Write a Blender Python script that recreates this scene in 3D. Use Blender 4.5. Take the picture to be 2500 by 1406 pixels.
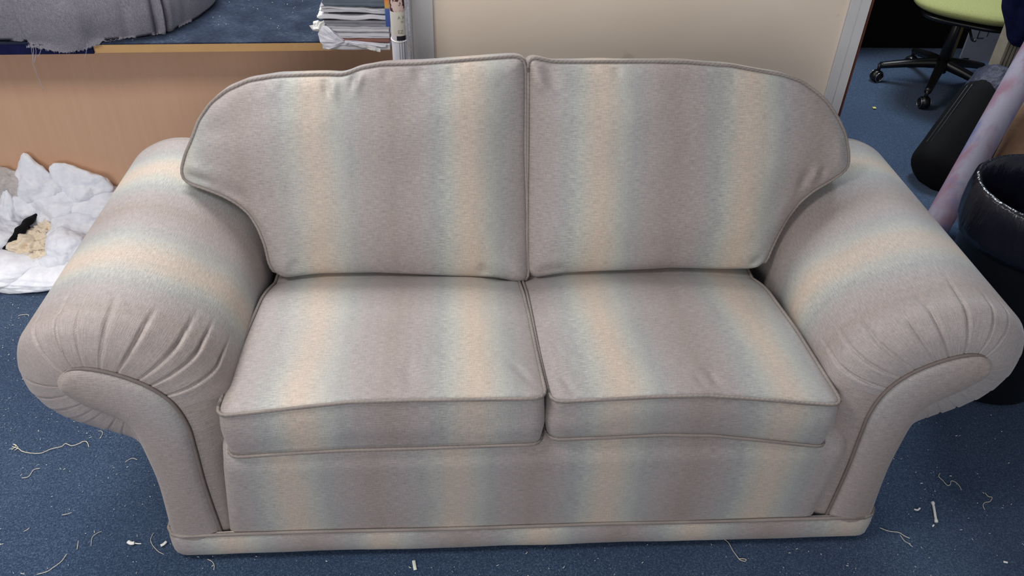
import bpy, bmesh, math, random
import numpy as np
from mathutils import Vector, Matrix, noise
PI = math.pi
for o in list(bpy.data.objects): bpy.data.objects.remove(o)
S = bpy.context.scene
COL = S.collection

# ------------------------------------------------------------------ camera
CW, CH, CF = 2500.0, 1406.0, 1992.0
CP = np.array([-.1437, -1.1269, 1.6417])
yaw, pitch, roll = [math.radians(a) for a in (4.232, 37.744, 2.011)]
FWD = np.array([math.sin(yaw)*math.cos(pitch), math.cos(yaw)*math.cos(pitch), -math.sin(pitch)])
_r0 = np.array([math.cos(yaw), -math.sin(yaw), 0.0]); _u0 = np.cross(_r0, FWD)
RGT = _r0*math.cos(roll) + _u0*math.sin(roll); UPV = -_r0*math.sin(roll) + _u0*math.cos(roll)
cam = bpy.data.cameras.new('camera'); cam.sensor_width = 36; cam.lens = CF/CW*36; cam.clip_start = .05; cam.clip_end = 60
co = bpy.data.objects.new('camera', cam); COL.objects.link(co)
M = Matrix.Identity(4)
for i in range(3):
    M[i][0] = RGT[i]; M[i][1] = UPV[i]; M[i][2] = -FWD[i]; M[i][3] = CP[i]
co.matrix_world = M
S.camera = co

# ------------------------------------------------------------------ world, lamps, exposure
w = bpy.data.worlds.new('world'); S.world = w; w.use_nodes = True
w.node_tree.nodes['Background'].inputs[0].default_value = (.86, .90, 1.0, 1)
w.node_tree.nodes['Background'].inputs[1].default_value = .30
def area(name, loc, sx, sy, power, col, target=None):
    l = bpy.data.lights.new(name, 'AREA'); l.shape = 'RECTANGLE'; l.size = sx; l.size_y = sy
    l.energy = power; l.color = col
    o = bpy.data.objects.new(name, l); COL.objects.link(o); o.location = loc
    if target:
        o.rotation_euler = (Vector(target)-Vector(loc)).to_track_quat('-Z', 'Y').to_euler()
    return o
area('ceiling_lamp_left', (-1.7, -.55, 2.65), 1.3, .7, 44, (1.0, .97, .94))
area('ceiling_lamp_rear', (-1.25, 1.65, 2.65), 1.2, .6, 60, (1.0, .98, .96))
area('front_fill', (-1.0, -3.4, 1.75), 1.6, 1.3, 54, (1.0, .97, .95), (-.2, .3, .4))  # unseen soft fill behind the camera, added to brighten front-facing surfaces
area('ceiling_lamp_far', (1.75, 2.5, 2.65), .6, .6, 48, (.85, .93, 1.0))
S.view_settings.view_transform = 'Standard'; S.view_settings.look = 'None'
S.view_settings.exposure = 0.0; S.view_settings.gamma = 1.0; S.view_settings.use_curve_mapping = False

# ------------------------------------------------------------------ pixel helpers: photograph pixel -> point on a real plane
def ray(px, py): return FWD + RGT*(px-CW/2)/CF - UPV*(py-CH/2)/CF
def atz(px, py, h): d = ray(px, py); return CP + d*(h-CP[2])/d[2]
def aty(px, py, h): d = ray(px, py); return CP + d*(h-CP[1])/d[1]

# ------------------------------------------------------------------ object helpers
def mesh_obj(name, V, F, mat=None, parent=None, uv=None, smooth=True, uv2=None):
    me = bpy.data.meshes.new(name)
    me.from_pydata([tuple(map(float, v)) for v in V], [], [tuple(int(i) for i in f) for f in F])
    me.update()
    if smooth: me.polygons.foreach_set('use_smooth', [True]*len(me.polygons))
    if uv is not None:
        ul = me.uv_layers.new(name='UVMap'); uva = np.array(uv, dtype=np.float32)
        li = np.zeros(len(me.loops), dtype=np.int32); me.loops.foreach_get('vertex_index', li)
        ul.data.foreach_set('uv', uva[li].ravel())
        if mat and mat.name.startswith('striped'):      # second map: true thread lengths for the weave
            u2 = me.uv_layers.new(name='Weave'); uvb = uva if uv2 is None else np.array(uv2, dtype=np.float32)
            u2.data.foreach_set('uv', uvb[li].ravel())
    if mat: me.materials.append(mat)
    o = bpy.data.objects.new(name, me); COL.objects.link(o)
    if parent: o.parent = parent
    return o
def bm_obj(name, bm, mat=None, parent=None, smooth=False):
    me = bpy.data.meshes.new(name); bm.to_mesh(me); bm.free()
    if smooth: me.polygons.foreach_set('use_smooth', [True]*len(me.polygons))
    if mat: me.materials.append(mat)
    o = bpy.data.objects.new(name, me); COL.objects.link(o)
    if parent: o.parent = parent
    return o
def tag(o, label, cat, group=None, kind=None):
    o['label'] = label; o['category'] = cat
    if group: o['group'] = group
    if kind: o['kind'] = kind
    return o
def thing(name, label, cat, loc=(0, 0, 0), group=None):
    o = bpy.data.objects.new(name, None); COL.objects.link(o); o.location = loc; o.empty_display_size = .1
    return tag(o, label, cat, group)
def box(name, x0, x1, y0, y1, z0, z1, mat, parent=None, bev=.003, rot=0, origin=None, segs=2):
    bm = bmesh.new(); bmesh.ops.create_cube(bm, size=1)
    cx, cy, cz = (x0+x1)/2, (y0+y1)/2, (z0+z1)/2
    for v in bm.verts:
        v.co = Vector((v.co.x*(x1-x0), v.co.y*(y1-y0), v.co.z*(z1-z0)))
    if bev: bmesh.ops.bevel(bm, geom=bm.edges[:], offset=bev, segments=segs, affect='EDGES')
    if rot: bmesh.ops.rotate(bm, verts=bm.verts, cent=(0, 0, 0), matrix=Matrix.Rotation(rot, 3, 'Z'))
    o = bm_obj(name, bm, mat, None)
    pl = Vector(parent.location) if parent else Vector((0, 0, 0))
    o.location = Vector((cx, cy, cz)) - pl
    if parent: o.parent = parent
    return o
def catmull(P, n, closed=False):
    P = np.array(P, float); m = len(P); out = []
    rng = range(m if closed else m-1)
    for i in rng:
        if closed: p0, p1, p2, p3 = P[(i-1) % m], P[i], P[(i+1) % m], P[(i+2) % m]
        else: p0, p1, p2, p3 = P[max(i-1, 0)], P[i], P[i+1], P[min(i+2, m-1)]
        for k in range(n):
            t = k/n
            out.append(.5*((2*p1)+(-p0+p2)*t+(2*p0-5*p1+4*p2-p3)*t*t+(-p0+3*p1-3*p2+p3)*t**3))
    if not closed: out.append(P[-1])
    return np.array(out)
def resample(P, n, closed=True):
    P = np.array(P, float)
    Q = np.vstack([P, P[:1]]) if closed else P
    s = np.concatenate([[0], np.cumsum(np.linalg.norm(np.diff(Q, axis=0), axis=1))])
    t = np.linspace(0, s[-1], n, endpoint=not closed)
    return np.stack([np.interp(t, s, Q[:, k]) for k in range(Q.shape[1])], 1)
def smooth_loop(P, it=2):
    for _ in range(it): P = .25*np.roll(P, 1, 0)+.5*P+.25*np.roll(P, -1, 0)
    return P
def tube(name, P, r, mat, parent=None, closed=False, n=8, radii=None, flat=1.0):
    P = np.array(P, float); m = len(P)
    if closed: T = np.roll(P, -1, 0)-np.roll(P, 1, 0)
    else: T = np.gradient(P, axis=0)
    T /= (np.linalg.norm(T, axis=1)[:, None]+1e-12)
    V = []; uv = []
    up = np.array([0., 0, 1]) if abs(T[0][2]) < .9 else np.array([1., 0, 0])
    a = np.cross(T[0], up); a /= np.linalg.norm(a); s = 0
    for i in range(m):
        a = a-T[i]*(a@T[i]); a /= np.linalg.norm(a); b = np.cross(T[i], a)
        if i: s += np.linalg.norm(P[i]-P[i-1])
        rr = radii[i] if radii is not None else r
        for k in range(n):
            th = 2*PI*k/n
            V.append(P[i]+rr*(a*math.cos(th)+b*math.sin(th)*flat)); uv.append((s, k/n*2*PI*rr))
    F = []
    for i in range(m if closed else m-1):
        j = (i+1) % m
        for k in range(n): F.append((i*n+k, i*n+(k+1) % n, j*n+(k+1) % n, j*n+k))
    if not closed:
        F.append(tuple(range(n-1, -1, -1))); F.append(tuple((m-1)*n+k for k in range(n)))
    return mesh_obj(name, V, F, mat, parent, uv)
def cyl(name, p0, p1, r, mat, parent=None, n=20, r1=None):
    return tube(name, [p0, (np.array(p0)+np.array(p1))/2, p1], r, mat, parent, n=n,
                radii=[r, (r+(r1 if r1 else r))/2, r1 if r1 else r])
def fbm(p, o=4):
    return noise.fractal(Vector(p), 1.0, 2.0, o)

# ------------------------------------------------------------------ materials
def nt(name, rough=.8, spec=.3):
    m = bpy.data.materials.new(name); m.use_nodes = True; t = m.node_tree
    b = t.nodes['Principled BSDF']; b.inputs['Roughness'].default_value = rough
    b.inputs['Specular IOR Level'].default_value = spec
    return m, t, b
def srgb(r, g, b):
    f = lambda c: (c/255/12.92) if c/255 <= .04045 else ((c/255+.055)/1.055)**2.4
    return (f(r), f(g), f(b), 1)
def nd(t, typ, **kw):
    n = t.nodes.new(typ)
    for k, v in kw.items(): setattr(n, k, v)
    return n
def math_(t, op, a, b=None, c=None):
    n = nd(t, 'ShaderNodeMath', operation=op)
    for i, x in enumerate((a, b, c)):
        if x is None: continue
        if isinstance(x, (int, float)): n.inputs[i].default_value = x
        else: t.links.new(x, n.inputs[i])
    return n.outputs[0]
def ramp(t, fac, stops, interp='LINEAR'):
    n = nd(t, 'ShaderNodeValToRGB'); e = n.color_ramp.elements; n.color_ramp.interpolation = interp
    while len(e) > 1: e.remove(e[-1])
    e[0].position = stops[0][0]; e[0].color = stops[0][1]
    for p, c in stops[1:]:
        x = e.new(p); x.color = c
    t.links.new(fac, n.inputs[0]); return n.outputs[0]
def noise_(t, vec, scale, detail=4, rough=.5, sc=None):
    if sc is not None:
        mp = nd(t, 'ShaderNodeMapping'); mp.inputs['Scale'].default_value = sc
        t.links.new(vec, mp.inputs[0]); vec = mp.outputs[0]
    n = nd(t, 'ShaderNodeTexNoise'); n.inputs['Scale'].default_value = scale
    n.inputs['Detail'].default_value = detail; n.inputs['Roughness'].default_value = rough
    t.links.new(vec, n.inputs['Vector']); return n.outputs[0]
def mixc(t, f, a, b, typ='MIX'):
    n = nd(t, 'ShaderNodeMix', data_type='RGBA', blend_type=typ)
    for sock, x in ((n.inputs[0], f), (n.inputs[6], a), (n.inputs[7], b)):
        if isinstance(x, (int, float)): sock.default_value = x
        elif isinstance(x, tuple): sock.default_value = x
        else: t.links.new(x, sock)
    return n.outputs[2]
def bump(t, b, h, dist, strength=1.0):
    n = nd(t, 'ShaderNodeBump'); n.inputs['Distance'].default_value = dist; n.inputs['Strength'].default_value = strength
    t.links.new(h, n.inputs['Height']); t.links.new(n.outputs[0], b.inputs['Normal'])
def objco(t): return nd(t, 'ShaderNodeTexCoord').outputs['Object']
def plain(name, col, rough=.6, spec=.3, var=.12, scale=30, bmp=0, metal=0):
    m, t, b = nt(name, rough, spec); b.inputs['Metallic'].default_value = metal
    n = noise_(t, objco(t), scale, 4)
    c0 = tuple(x*(1-var) for x in col[:3])+(1,); c1 = tuple(min(1, x*(1+var)) for x in col[:3])+(1,)
    t.links.new(ramp(t, n, [(.3, c0), (.7, c1)]), b.inputs['Base Color'])
    if bmp: bump(t, b, n, bmp)
    return m

PER = .338
def fabric():
    m, t, b = nt('striped_herringbone_fabric', .50, .5)
    b.inputs['Sheen Weight'].default_value = .25; b.inputs['Sheen Roughness'].default_value = .4
    uvn = nd(t, 'ShaderNodeUVMap'); uvn.uv_map = 'UVMap'; uv = uvn.outputs[0]
    sep = nd(t, 'ShaderNodeSeparateXYZ'); t.links.new(uv, sep.inputs[0])
    U0 = sep.outputs[0]
    wvn = nd(t, 'ShaderNodeUVMap'); wvn.uv_map = 'Weave'; wv_ = wvn.outputs[0]
    sep2 = nd(t, 'ShaderNodeSeparateXYZ'); t.links.new(wv_, sep2.inputs[0]); U, V = sep2.outputs[0], sep2.outputs[1]
    wob = noise_(t, wv_, 1, 3, .6, (7, 5, 1))
    slub = noise_(t, wv_, 1, 4, .65, (55, 520, 1))        # short weft streaks across the stripes
    slub2 = noise_(t, wv_, 1, 3, .6, (420, 90, 1))
    u = math_(t, 'ADD', U0, math_(t, 'MULTIPLY', math_(t, 'SUBTRACT', slub, .5), .05))
    u = math_(t, 'ADD', u, math_(t, 'MULTIPLY', math_(t, 'SUBTRACT', wob, .5), .05))
    d = math_(t, 'MULTIPLY', math_(t, 'PINGPONG', math_(t, 'DIVIDE', u, PER), .5), 2.0)
    col = ramp(t, d, [(0, srgb(196, 179, 164)), (.12, srgb(190, 178, 164)), (.28, srgb(174, 175, 168)),
                      (.44, srgb(157, 158, 157)), (.62, srgb(158, 151, 150)), (.80, srgb(156, 145, 142)), (1, srgb(150, 138, 132))])
    fade = math_(t, 'MULTIPLY', ramp(t, noise_(t, uv, 1, 2, .5, (2.2, 2.6, 1)), [(.35, (0, 0, 0, 1)), (.65, (1, 1, 1, 1))]), .35)
    col = mixc(t, fade, col, srgb(164, 155, 151))
    # herringbone: diagonal twill that flips every 11 mm
    tri = math_(t, 'PINGPONG', math_(t, 'DIVIDE', U, .011), 1.0)
    ph = math_(t, 'ADD', math_(t, 'MULTIPLY', V, 300.0), math_(t, 'MULTIPLY', tri, 3.2))
    hb = math_(t, 'MULTIPLY', math_(t, 'SINE', math_(t, 'MULTIPLY', ph, 2*PI)), .5)
    br = math_(t, 'ADD', math_(t, 'MULTIPLY', math_(t, 'SUBTRACT', slub, .5), 1.15), math_(t, 'MULTIPLY', math_(t, 'SUBTRACT', slub2, .5), .55))
    br = math_(t, 'ADD', br, math_(t, 'MULTIPLY', hb, .11))
    br = math_(t, 'ADD', br, 1.0)
    hsv = nd(t, 'ShaderNodeHueSaturation'); t.links.new(br, hsv.inputs['Value']); t.links.new(col, hsv.inputs['Color'])
    t.links.new(hsv.outputs[0], b.inputs['Base Color'])
    h = math_(t, 'ADD', math_(t, 'MULTIPLY', slub, 1.0), math_(t, 'MULTIPLY', hb, .25))
    bump(t, b, h, .0012, .6)
    return m
MF = fabric()
def piping_mat():
    m, t, b = nt('piping_cord_fabric', .75, .2)
    uvn = nd(t, 'ShaderNodeUVMap'); uvn.uv_map = 'UVMap'
    n = noise_(t, uvn.outputs[0], 1, 2, .5, (12, 40, 1))
    t.links.new(ramp(t, n, [(.3, srgb(128, 120, 116)), (.7, srgb(152, 143, 137))]), b.inputs['Base Color'])
    wv = nd(t, 'ShaderNodeTexWave'); wv.inputs['Scale'].default_value = 60; wv.bands_direction = 'DIAGONAL'
    t.links.new(uvn.outputs[0], wv.inputs[0]); bump(t, b, wv.outputs[1], .0008, .7)
    return m
MP = piping_mat()
MP2 = plain('arm_piping_fabric', srgb(118, 108, 104), .8, .2, .1, 60)
def carpet():
    m, t, b = nt('blue_carpet', .95, .1)
    b.inputs['Sheen Weight'].default_value = .12; b.inputs['Sheen Roughness'].default_value = .5
    c = objco(t)
    n1 = noise_(t, c, 420, 3, .7); n2 = noise_(t, c, 60, 3, .6); n3 = noise_(t, c, 1.7, 3, .6)
    n0 = noise_(t, c, 190, 3, .8)
    v = math_(t, 'ADD', math_(t, 'MULTIPLY', n1, .45), math_(t, 'ADD', math_(t, 'MULTIPLY', n0, .45), math_(t, 'ADD', math_(t, 'MULTIPLY', n2, .10), math_(t, 'MULTIPLY', n3, .12))))
    col = ramp(t, v, [(.42, srgb(22, 36, 60)), (.56, srgb(48, 69, 98)), (.70, srgb(104, 124, 148))])
    t.links.new(col, b.inputs['Base Color']); bump(t, b, n1, .004, .8)
    return m
M_carpet = carpet()
def felt():
    m, t, b = nt('blue_grey_felt', .95, .1); c = objco(t)
    n1 = noise_(t, c, 90, 5, .75, (1, 3, 1)); n2 = noise_(t, c, 9, 4, .6)
    v = math_(t, 'ADD', math_(t, 'MULTIPLY', n1, .6), math_(t, 'MULTIPLY', n2, .4))
    t.links.new(ramp(t, v, [(.35, srgb(26, 32, 46)), (.55, srgb(50, 60, 78)), (.72, srgb(92, 102, 118))]), b.inputs['Base Color'])
    bump(t, b, n1, .003, .6); return m
M_felt = felt()
def laminate():
    m, t, b = nt('beech_laminate', .45, .35); c = objco(t)
    n1 = noise_(t, c, 1, 5, .6, (60, 60, 3)); n2 = noise_(t, c, 3, 3, .5)
    v = math_(t, 'ADD', math_(t, 'MULTIPLY', n1, .7), math_(t, 'MULTIPLY', n2, .3))
    t.links.new(ramp(t, v, [(.2, srgb(202, 160, 130)), (.8, srgb(212, 173, 145))]), b.inputs['Base Color'])
    return m
M_lam = laminate()
M_edge = plain('beech_edge_strip', srgb(196, 156, 106), .5, .3, .05, 12)
def cream_wall():
    m, t, b = nt('cream_partition_board', .6, .25); c = objco(t)
    n = noise_(t, c, 2.5, 4, .5); n2 = noise_(t, c, 14, 2, .4)
    col = ramp(t, n, [(.3, srgb(236, 220, 202)), (.7, srgb(242, 228, 211))])
    scuff = ramp(t, n2, [(.74, (0, 0, 0, 1)), (.80, (.25, .25, .25, 1))])
    t.links.new(mixc(t, scuff, col, srgb(150, 134, 112)), b.inputs['Base Color'])
    return m
M_cream = cream_wall()
M_alu = plain('grey_aluminium_profile', srgb(214, 213, 214), .45, .4, .04, 8)
M_brown = plain('red_brown_door_edge', srgb(96, 52, 38), .6, .3, .15, 20)
M_black = plain('black_plastic', srgb(18, 18, 20), .35, .5, .1)
M_blackmatt = plain('black_cloth', srgb(8, 8, 11), .85, .2, .2, 50, .001)
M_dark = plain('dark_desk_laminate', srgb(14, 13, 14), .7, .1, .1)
M_chrome = plain('bright_metal', srgb(190, 190, 195), .25, .5, .03, metal=1)
def lime():
    m, t, b = nt('lime_chair_fabric', .9, .15)
    n = noise_(t, objco(t), 250, 3, .7)
    t.links.new(ramp(t, n, [(.3, srgb(140, 144, 88)), (.7, srgb(160, 163, 112))]), b.inputs['Base Color'])
    bump(t, b, n, .002, .5); return m
M_lime = lime()
M_navy = plain('navy_cloth', srgb(20, 24, 62), .9, .15, .25, 40, .002)
def linen():
    m, t, b = nt('grey_linen_cloth', .9, .15)
    c = objco(t)
    a = noise_(t, c, 1, 3, .7, (700, 700, 60)); d = noise_(t, c, 1, 3, .7, (60, 700, 700)); e = noise_(t, c, 300, 2, .7)
    v = math_(t, 'ADD', math_(t, 'MULTIPLY', a, .4), math_(t, 'ADD', math_(t, 'MULTIPLY', d, .3), math_(t, 'MULTIPLY', e, .3)))
    t.links.new(ramp(t, v, [(.35, srgb(96, 94, 104)), (.5, srgb(128, 125, 134)), (.66, srgb(156, 153, 160))]), b.inputs['Base Color'])
    bump(t, b, v, .002, .5); return m
M_linen = linen()
def wad(name, c0, c1, sc, bd):
    m, t, b = nt(name, 1.0, .05)
    b.inputs['Subsurface Weight'].default_value = .35; b.inputs['Subsurface Radius'].default_value = (.03, .03, .03)
    b.inputs['Subsurface Scale'].default_value = .5
    b.inputs['Sheen Weight'].default_value = .3
    n = noise_(t, objco(t), sc, 5, .7)
    t.links.new(ramp(t, n, [(.3, c0), (.7, c1)]), b.inputs['Base Color']); bump(t, b, n, bd, .6); return m
M_wad = wad('white_polyester_wadding', srgb(222, 224, 234), srgb(246, 247, 252), 25, .006)
M_foam = wad('cream_foam_crumb', srgb(224, 204, 176), srgb(248, 234, 212), 90, .006)
M_tanfoam = wad('pinkish_grey_foam', srgb(176, 150, 136), srgb(208, 188, 176), 90, .006)
M_greywad = wad('grey_felted_wadding', srgb(176, 168, 164), srgb(206, 200, 198), 60, .005)
M_thread = plain('cream_thread', srgb(222, 212, 190), .9, .1, .08)
M_white = plain('white_scrap', srgb(226, 226, 222), .8, .2, .04)
def lilac():
    m, t, b = nt('printed_lilac_fabric', .7, .25); c = objco(t)
    n = noise_(t, c, 1, 3, .6, (14, 14, 4)); n2 = noise_(t, c, 1, 3, .6, (9, 9, 5)); g = noise_(t, c, 300, 2, .6)
    c1 = ramp(t, n, [(.40, srgb(150, 146, 164)), (.56, srgb(142, 112, 132)), (.72, srgb(136, 90, 108))])
    c2 = mixc(t, ramp(t, n2, [(.52, (0, 0, 0, 1)), (.68, (1, 1, 1, 1))]), c1, srgb(98, 104, 150))
    t.links.new(mixc(t, math_(t, 'MULTIPLY', g, .3), c2, srgb(178, 176, 184)), b.inputs['Base Color'])
    bump(t, b, g, .001, .4); return m
M_lilac = lilac()
def tan():
    m, t, b = nt('tan_suede_roll', .85, .15); c = objco(t)
    n = noise_(t, c, 7, 4, .6); s = noise_(t, c, 26, 2, .4)
    c1 = ramp(t, n, [(.3, srgb(112, 82, 64)), (.6, srgb(142, 112, 90)), (.8, srgb(168, 142, 116))])
    t.links.new(mixc(t, ramp(t, s, [(.69, (0, 0, 0, 1)), (.73, (.8, .8, .8, 1))]), c1, srgb(70, 40, 34)), b.inputs['Base Color'])
    bump(t, b, n, .008, .6); return m
M_tan = tan()
def binbag():
    m, t, b = nt('black_bin_liner', .22, .55); c = objco(t)
    t.links.new(ramp(t, noise_(t, c, 8, 2), [(0, srgb(14, 15, 22)), (1, srgb(26, 28, 42))]), b.inputs['Base Color'])
    n = noise_(t, c, 1, 4, .6, (26, 26, 9)); bump(t, b, n, .012, .6); return m
M_liner = binbag()
def paper(name, c0, c1):
    m, t, b = nt(name, .5, .35); c = objco(t)
    n = noise_(t, c, 1, 3, .6, (6, 6, 700)); n2 = noise_(t, c, 12, 2)
    v = math_(t, 'ADD', math_(t, 'MULTIPLY', n, .75), math_(t, 'MULTIPLY', n2, .25))
    t.links.new(ramp(t, v, [(.3, c0), (.7, c1)]), b.inputs['Base Color']); return m
M_pw = paper('white_paper_edges', srgb(190, 190, 196), srgb(236, 236, 240))
M_pg = paper('grey_paper_edges', srgb(112, 112, 120), srgb(170, 170, 178))
M_pb = paper('slate_paper_edges', srgb(66, 78, 90), srgb(112, 124, 136))
M_pd = paper('dark_glossy_cover', srgb(24, 26, 36), srgb(54, 56, 68))
M_pr = paper('red_brown_print_edge', srgb(108, 62, 54), srgb(176, 132, 122))
def plastic():
    m, t, b = nt('crumpled_clear_film', .15, .6)
    b.inputs['Transmission Weight'].default_value = .75; b.inputs['IOR'].default_value = 1.2
    b.inputs['Base Color'].default_value = (.9, .92, .97, 1)
    bump(t, b, noise_(t, objco(t), 60, 3, .7), .01, .8); return m
M_film = plastic()

# ------------------------------------------------------------------ SETTING
def struct(o): o['kind'] = 'structure'; return o
def grid_plane(name, x0, x1, y0, y1, z, mat):
    return mesh_obj(name, [(x0, y0, z), (x1, y0, z), (x1, y1, z), (x0, y1, z)], [(0, 1, 2, 3)], mat, smooth=False)
struct(grid_plane('floor', -4, 5, -3, 5, 0, M_carpet))
WY = 1.20
struct(box('wall_back', -.226, .990, WY+.006, WY+.05, 0, 2.6, M_cream, bev=0))
# aluminium posts of the partition
def post(n, x0, x1, grooves):
    root = box('trim_%d' % n, x0, x1, WY-.004, WY+.06, 0, 2.6, M_alu, bev=.002); struct(root)
    for g0, g1, dp in grooves:
        q = box('profile_ridge', g0, g1, WY-.004-dp, WY, 0, 2.6, M_alu, None, bev=.0008)
        q.parent = root; q.location = q.location-root.location
    return root
post(1, -.292, -.224, [(-.292, -.286, .003), (-.230, -.225, .003)])
post(2, .984, 1.046, [(.984, 1.013, .003), (1.017, 1.044, .003)])
struct(box('trim_3', 1.0465, 1.0525, WY-.006, WY+.06, 0, 2.6, M_brown, bev=.001))
# dark room beyond the opening
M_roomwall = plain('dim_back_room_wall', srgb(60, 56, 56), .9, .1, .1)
struct(box('wall_far', -.5, 5, 4.2, 4.3, 0, 2.6, M_roomwall, bev=0))
struct(box('wall_right', 3.3, 3.4, 1.5, 4.2, 0, 2.6, M_roomwall, bev=0))

# ------------------------------------------------------------------ SOFA
sofa = thing('sofa', 'large two-seat scroll-arm sofa in blurred cream, grey-blue and mauve striped herringbone fabric', 'sofa')

# --- arms
FC = [(.690, .075), (.694, .24), (.691, .36), (.691, .43), (.706, .492), (.738, .536), (.785, .568), (.835, .586), (.873, .583), (.899, .556),
      (.893, .528), (.866, .491), (.835, .468), (.808, .445), (.794, .41), (.788, .33), (.786, .24), (.797, .075)]
OC = [(.655, .075), (.640, .24), (.622, .37), (.610, .44), (.618, .51), (.655, .575), (.735, .638), (.83, .668), (.91, .655), (.978, .605),
      (1.006, .50), (.985, .425), (.925, .382), (.85, .362), (.803, .350), (.789, .31), (.786, .24), (.797, .075)]
NSEG = 24
Fp = catmull(FC, NSEG); Op = catmull(OC, NSEG)
NT = len(Fp)
def arm(side):
    rnd = random.Random(5 if side < 0 else 11)
    V = []; uv = []; uv2 = []
    arc = np.concatenate([[0], np.cumsum(np.linalg.norm(np.diff(Op, axis=0), axis=1))])
    D = np.linalg.norm(Op-Fp, axis=1)
    # outward normal of the outer profile
    T = np.gradient(Op, axis=0); N = np.stack([-T[:, 1], T[:, 0]], 1); N /= np.linalg.norm(N, axis=1)[:, None]
    # pleats: keypoint positions along the profile
    tops = [4.35, 4.95, 5.5, 6.05, 6.6, 7.15, 7.7, 8.35] if side < 0 else [4.1, 4.7, 5.3, 5.9, 6.45, 7.0, 7.6, 8.2]
    unders = [9.6, 10.2, 10.8, 11.35, 11.9, 12.5, 13.1]
    pl = []
    for k in tops: pl.append((k+rnd.uniform(-.08, .08), rnd.uniform(.0055, .0105), rnd.uniform(.35, 1.0)))
    for k in unders: pl.append((k+rnd.uniform(-.08, .08), rnd.uniform(.003, .006), rnd.uniform(.3, .8)))
    tt = np.arange(NT)/NSEG
    def pleat(reach):       # reach 0 = at the facing, grows over the top
        h = np.zeros(NT)
        for k, dp, L in pl:
            lean = .10*reach*(1 if k < 6.5 else -1)*(-1)
            x = tt-(k+lean)
            g = np.where(x > 0, np.exp(-(x/.05)**2), np.exp(-(x/.24)**2)*.9)   # steep on one side: a tucked fold
            crease = np.exp(-(x/.035)**2)
            fade = math.exp(-(reach/(.50+.60*L))**4)
            h += dp*(.30*g-1.15*crease)*fade
        return h
    rows = []
    NB = 16
    for i in range(NB+1):
        b = i/NB; th = b*PI/2
        f = math.sin(th)
        yy = .006+.78*D*(1-math.cos(th))
        rows.append((Fp*(1-f)+Op*f, yy, pleat(b*.55)*min(1, .35+b*2.0), D*b))
    ys0 = .006+.78*D
    NY = 46; YE = .725
    for i in range(1, NY+1):
        q = (i/NY)**1.35
        yy = ys0+(YE-ys0)*q
        reach = .55+(YE*q)/.05*.45
        rise = .008*q
        O2 = Op.copy(); O2[:, 1] += rise*np.clip((Op[:, 1]-.4)/.2, 0, 1)
        O2[:, 0] -= .012*q*np.clip((Op[:, 0]-.8)/.2, 0, 1)
        rows.append((O2, yy, pleat(reach), D+(yy-ys0)))
    # rounded back end
    for i in range(1, 7):
        a = i/6*PI/2; c = np.array([.80, .5])
        base = rows[NB+NY][0]; cc = np.array([.79, .0])
        tgt = np.stack([np.clip(base[:, 0], .70, .90), np.minimum(base[:, 1], .60)], 1)
        f = (1-math.cos(a))*.6
        rows.append((base*(1-f)+tgt*f, YE+.05*math.sin(a), 0, D+YE+.05*i/6))
    off = .225 if side < 0 else .255
    for i_, (P, yy, h, s) in enumerate(rows):
        P2 = P+N*np.array(h).reshape(-1, 1) if not np.isscalar(h) else P
        yv = yy if not np.isscalar(yy) else np.full(NT, yy)
        sv = s if not np.isscalar(s) else np.full(NT, s)
        for j in range(NT):
            V.append((side*P2[j, 0], yv[j]-(h[j]*.6 if not np.isscalar(h) else 0), P2[j, 1])); uv.append((sv[j]-D[j]-off+.045 if sv[j] > D[j] else .045-off-(D[j]-sv[j])*(.25-.5*(arc[j] < .42)), arc[j])); uv2.append((sv[j], arc[j]))
    F = []; R = len(rows)
    for i in range(R-1):
        for j in range(NT-1):
            q = (i*NT+j, i*NT+j+1, (i+1)*NT+j+1, (i+1)*NT+j)
            F.append(q if side > 0 else q[::-1])
    # back cap as strip
    last = (R-1)*NT; h2 = NT//2
    for j in range(h2):
        a, b_, c_, d_ = last+j, last+j+1, last+NT-2-j, last+NT-1-j
        if b_ >= c_: break
        q = (a, b_, c_, d_); F.append(q if side > 0 else q[::-1])
    o = mesh_obj('arm', V, F, MF, sofa, uv, True, uv2)
    # facing panel
    tip = int(9.3*NSEG)
    A = resample(Fp[:tip+1], 90, False); B = resample(Fp[tip:][::-1], 90, False)
    V = []; uv = []; n = 14
    for i in range(90):
        wd = np.linalg.norm(A[i]-B[i])
        for k in range(n+1):
            f = k/n; p = A[i]*(1-f)+B[i]*f
            e = math.sin(PI*f)**.45 if 0 < f < 1 else 0
            y = .006-.017*e*min(1, wd/.05)
            V.append((side*p[0], y, p[1])); uv.append((.120+(p[0]-.745)*.6+.04*math.sin(p[1]*7), p[1]))
    F = []
    for i in range(89):
        for k in range(n):
            q = (i*(n+1)+k, i*(n+1)+k+1, (i+1)*(n+1)+k+1, (i+1)*(n+1)+k)
            F.append(q[::-1] if side > 0 else q)
    fc = mesh_obj('arm_facing', V, F, MF, sofa, uv, True, [(v[0], v[2]) for v in V])
    P = Fp[:int(8.3*NSEG)]; m_ = len(P[::3])
    tube('piping', [(side*(p[0]-.003), .003, p[1]) for p in P[::3]], .0036, MP2, fc, n=8, radii=[.0036*min(1, (m_-i)/12+.15) for i in range(m_)])
    return o
arm(-1); arm(1)

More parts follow.
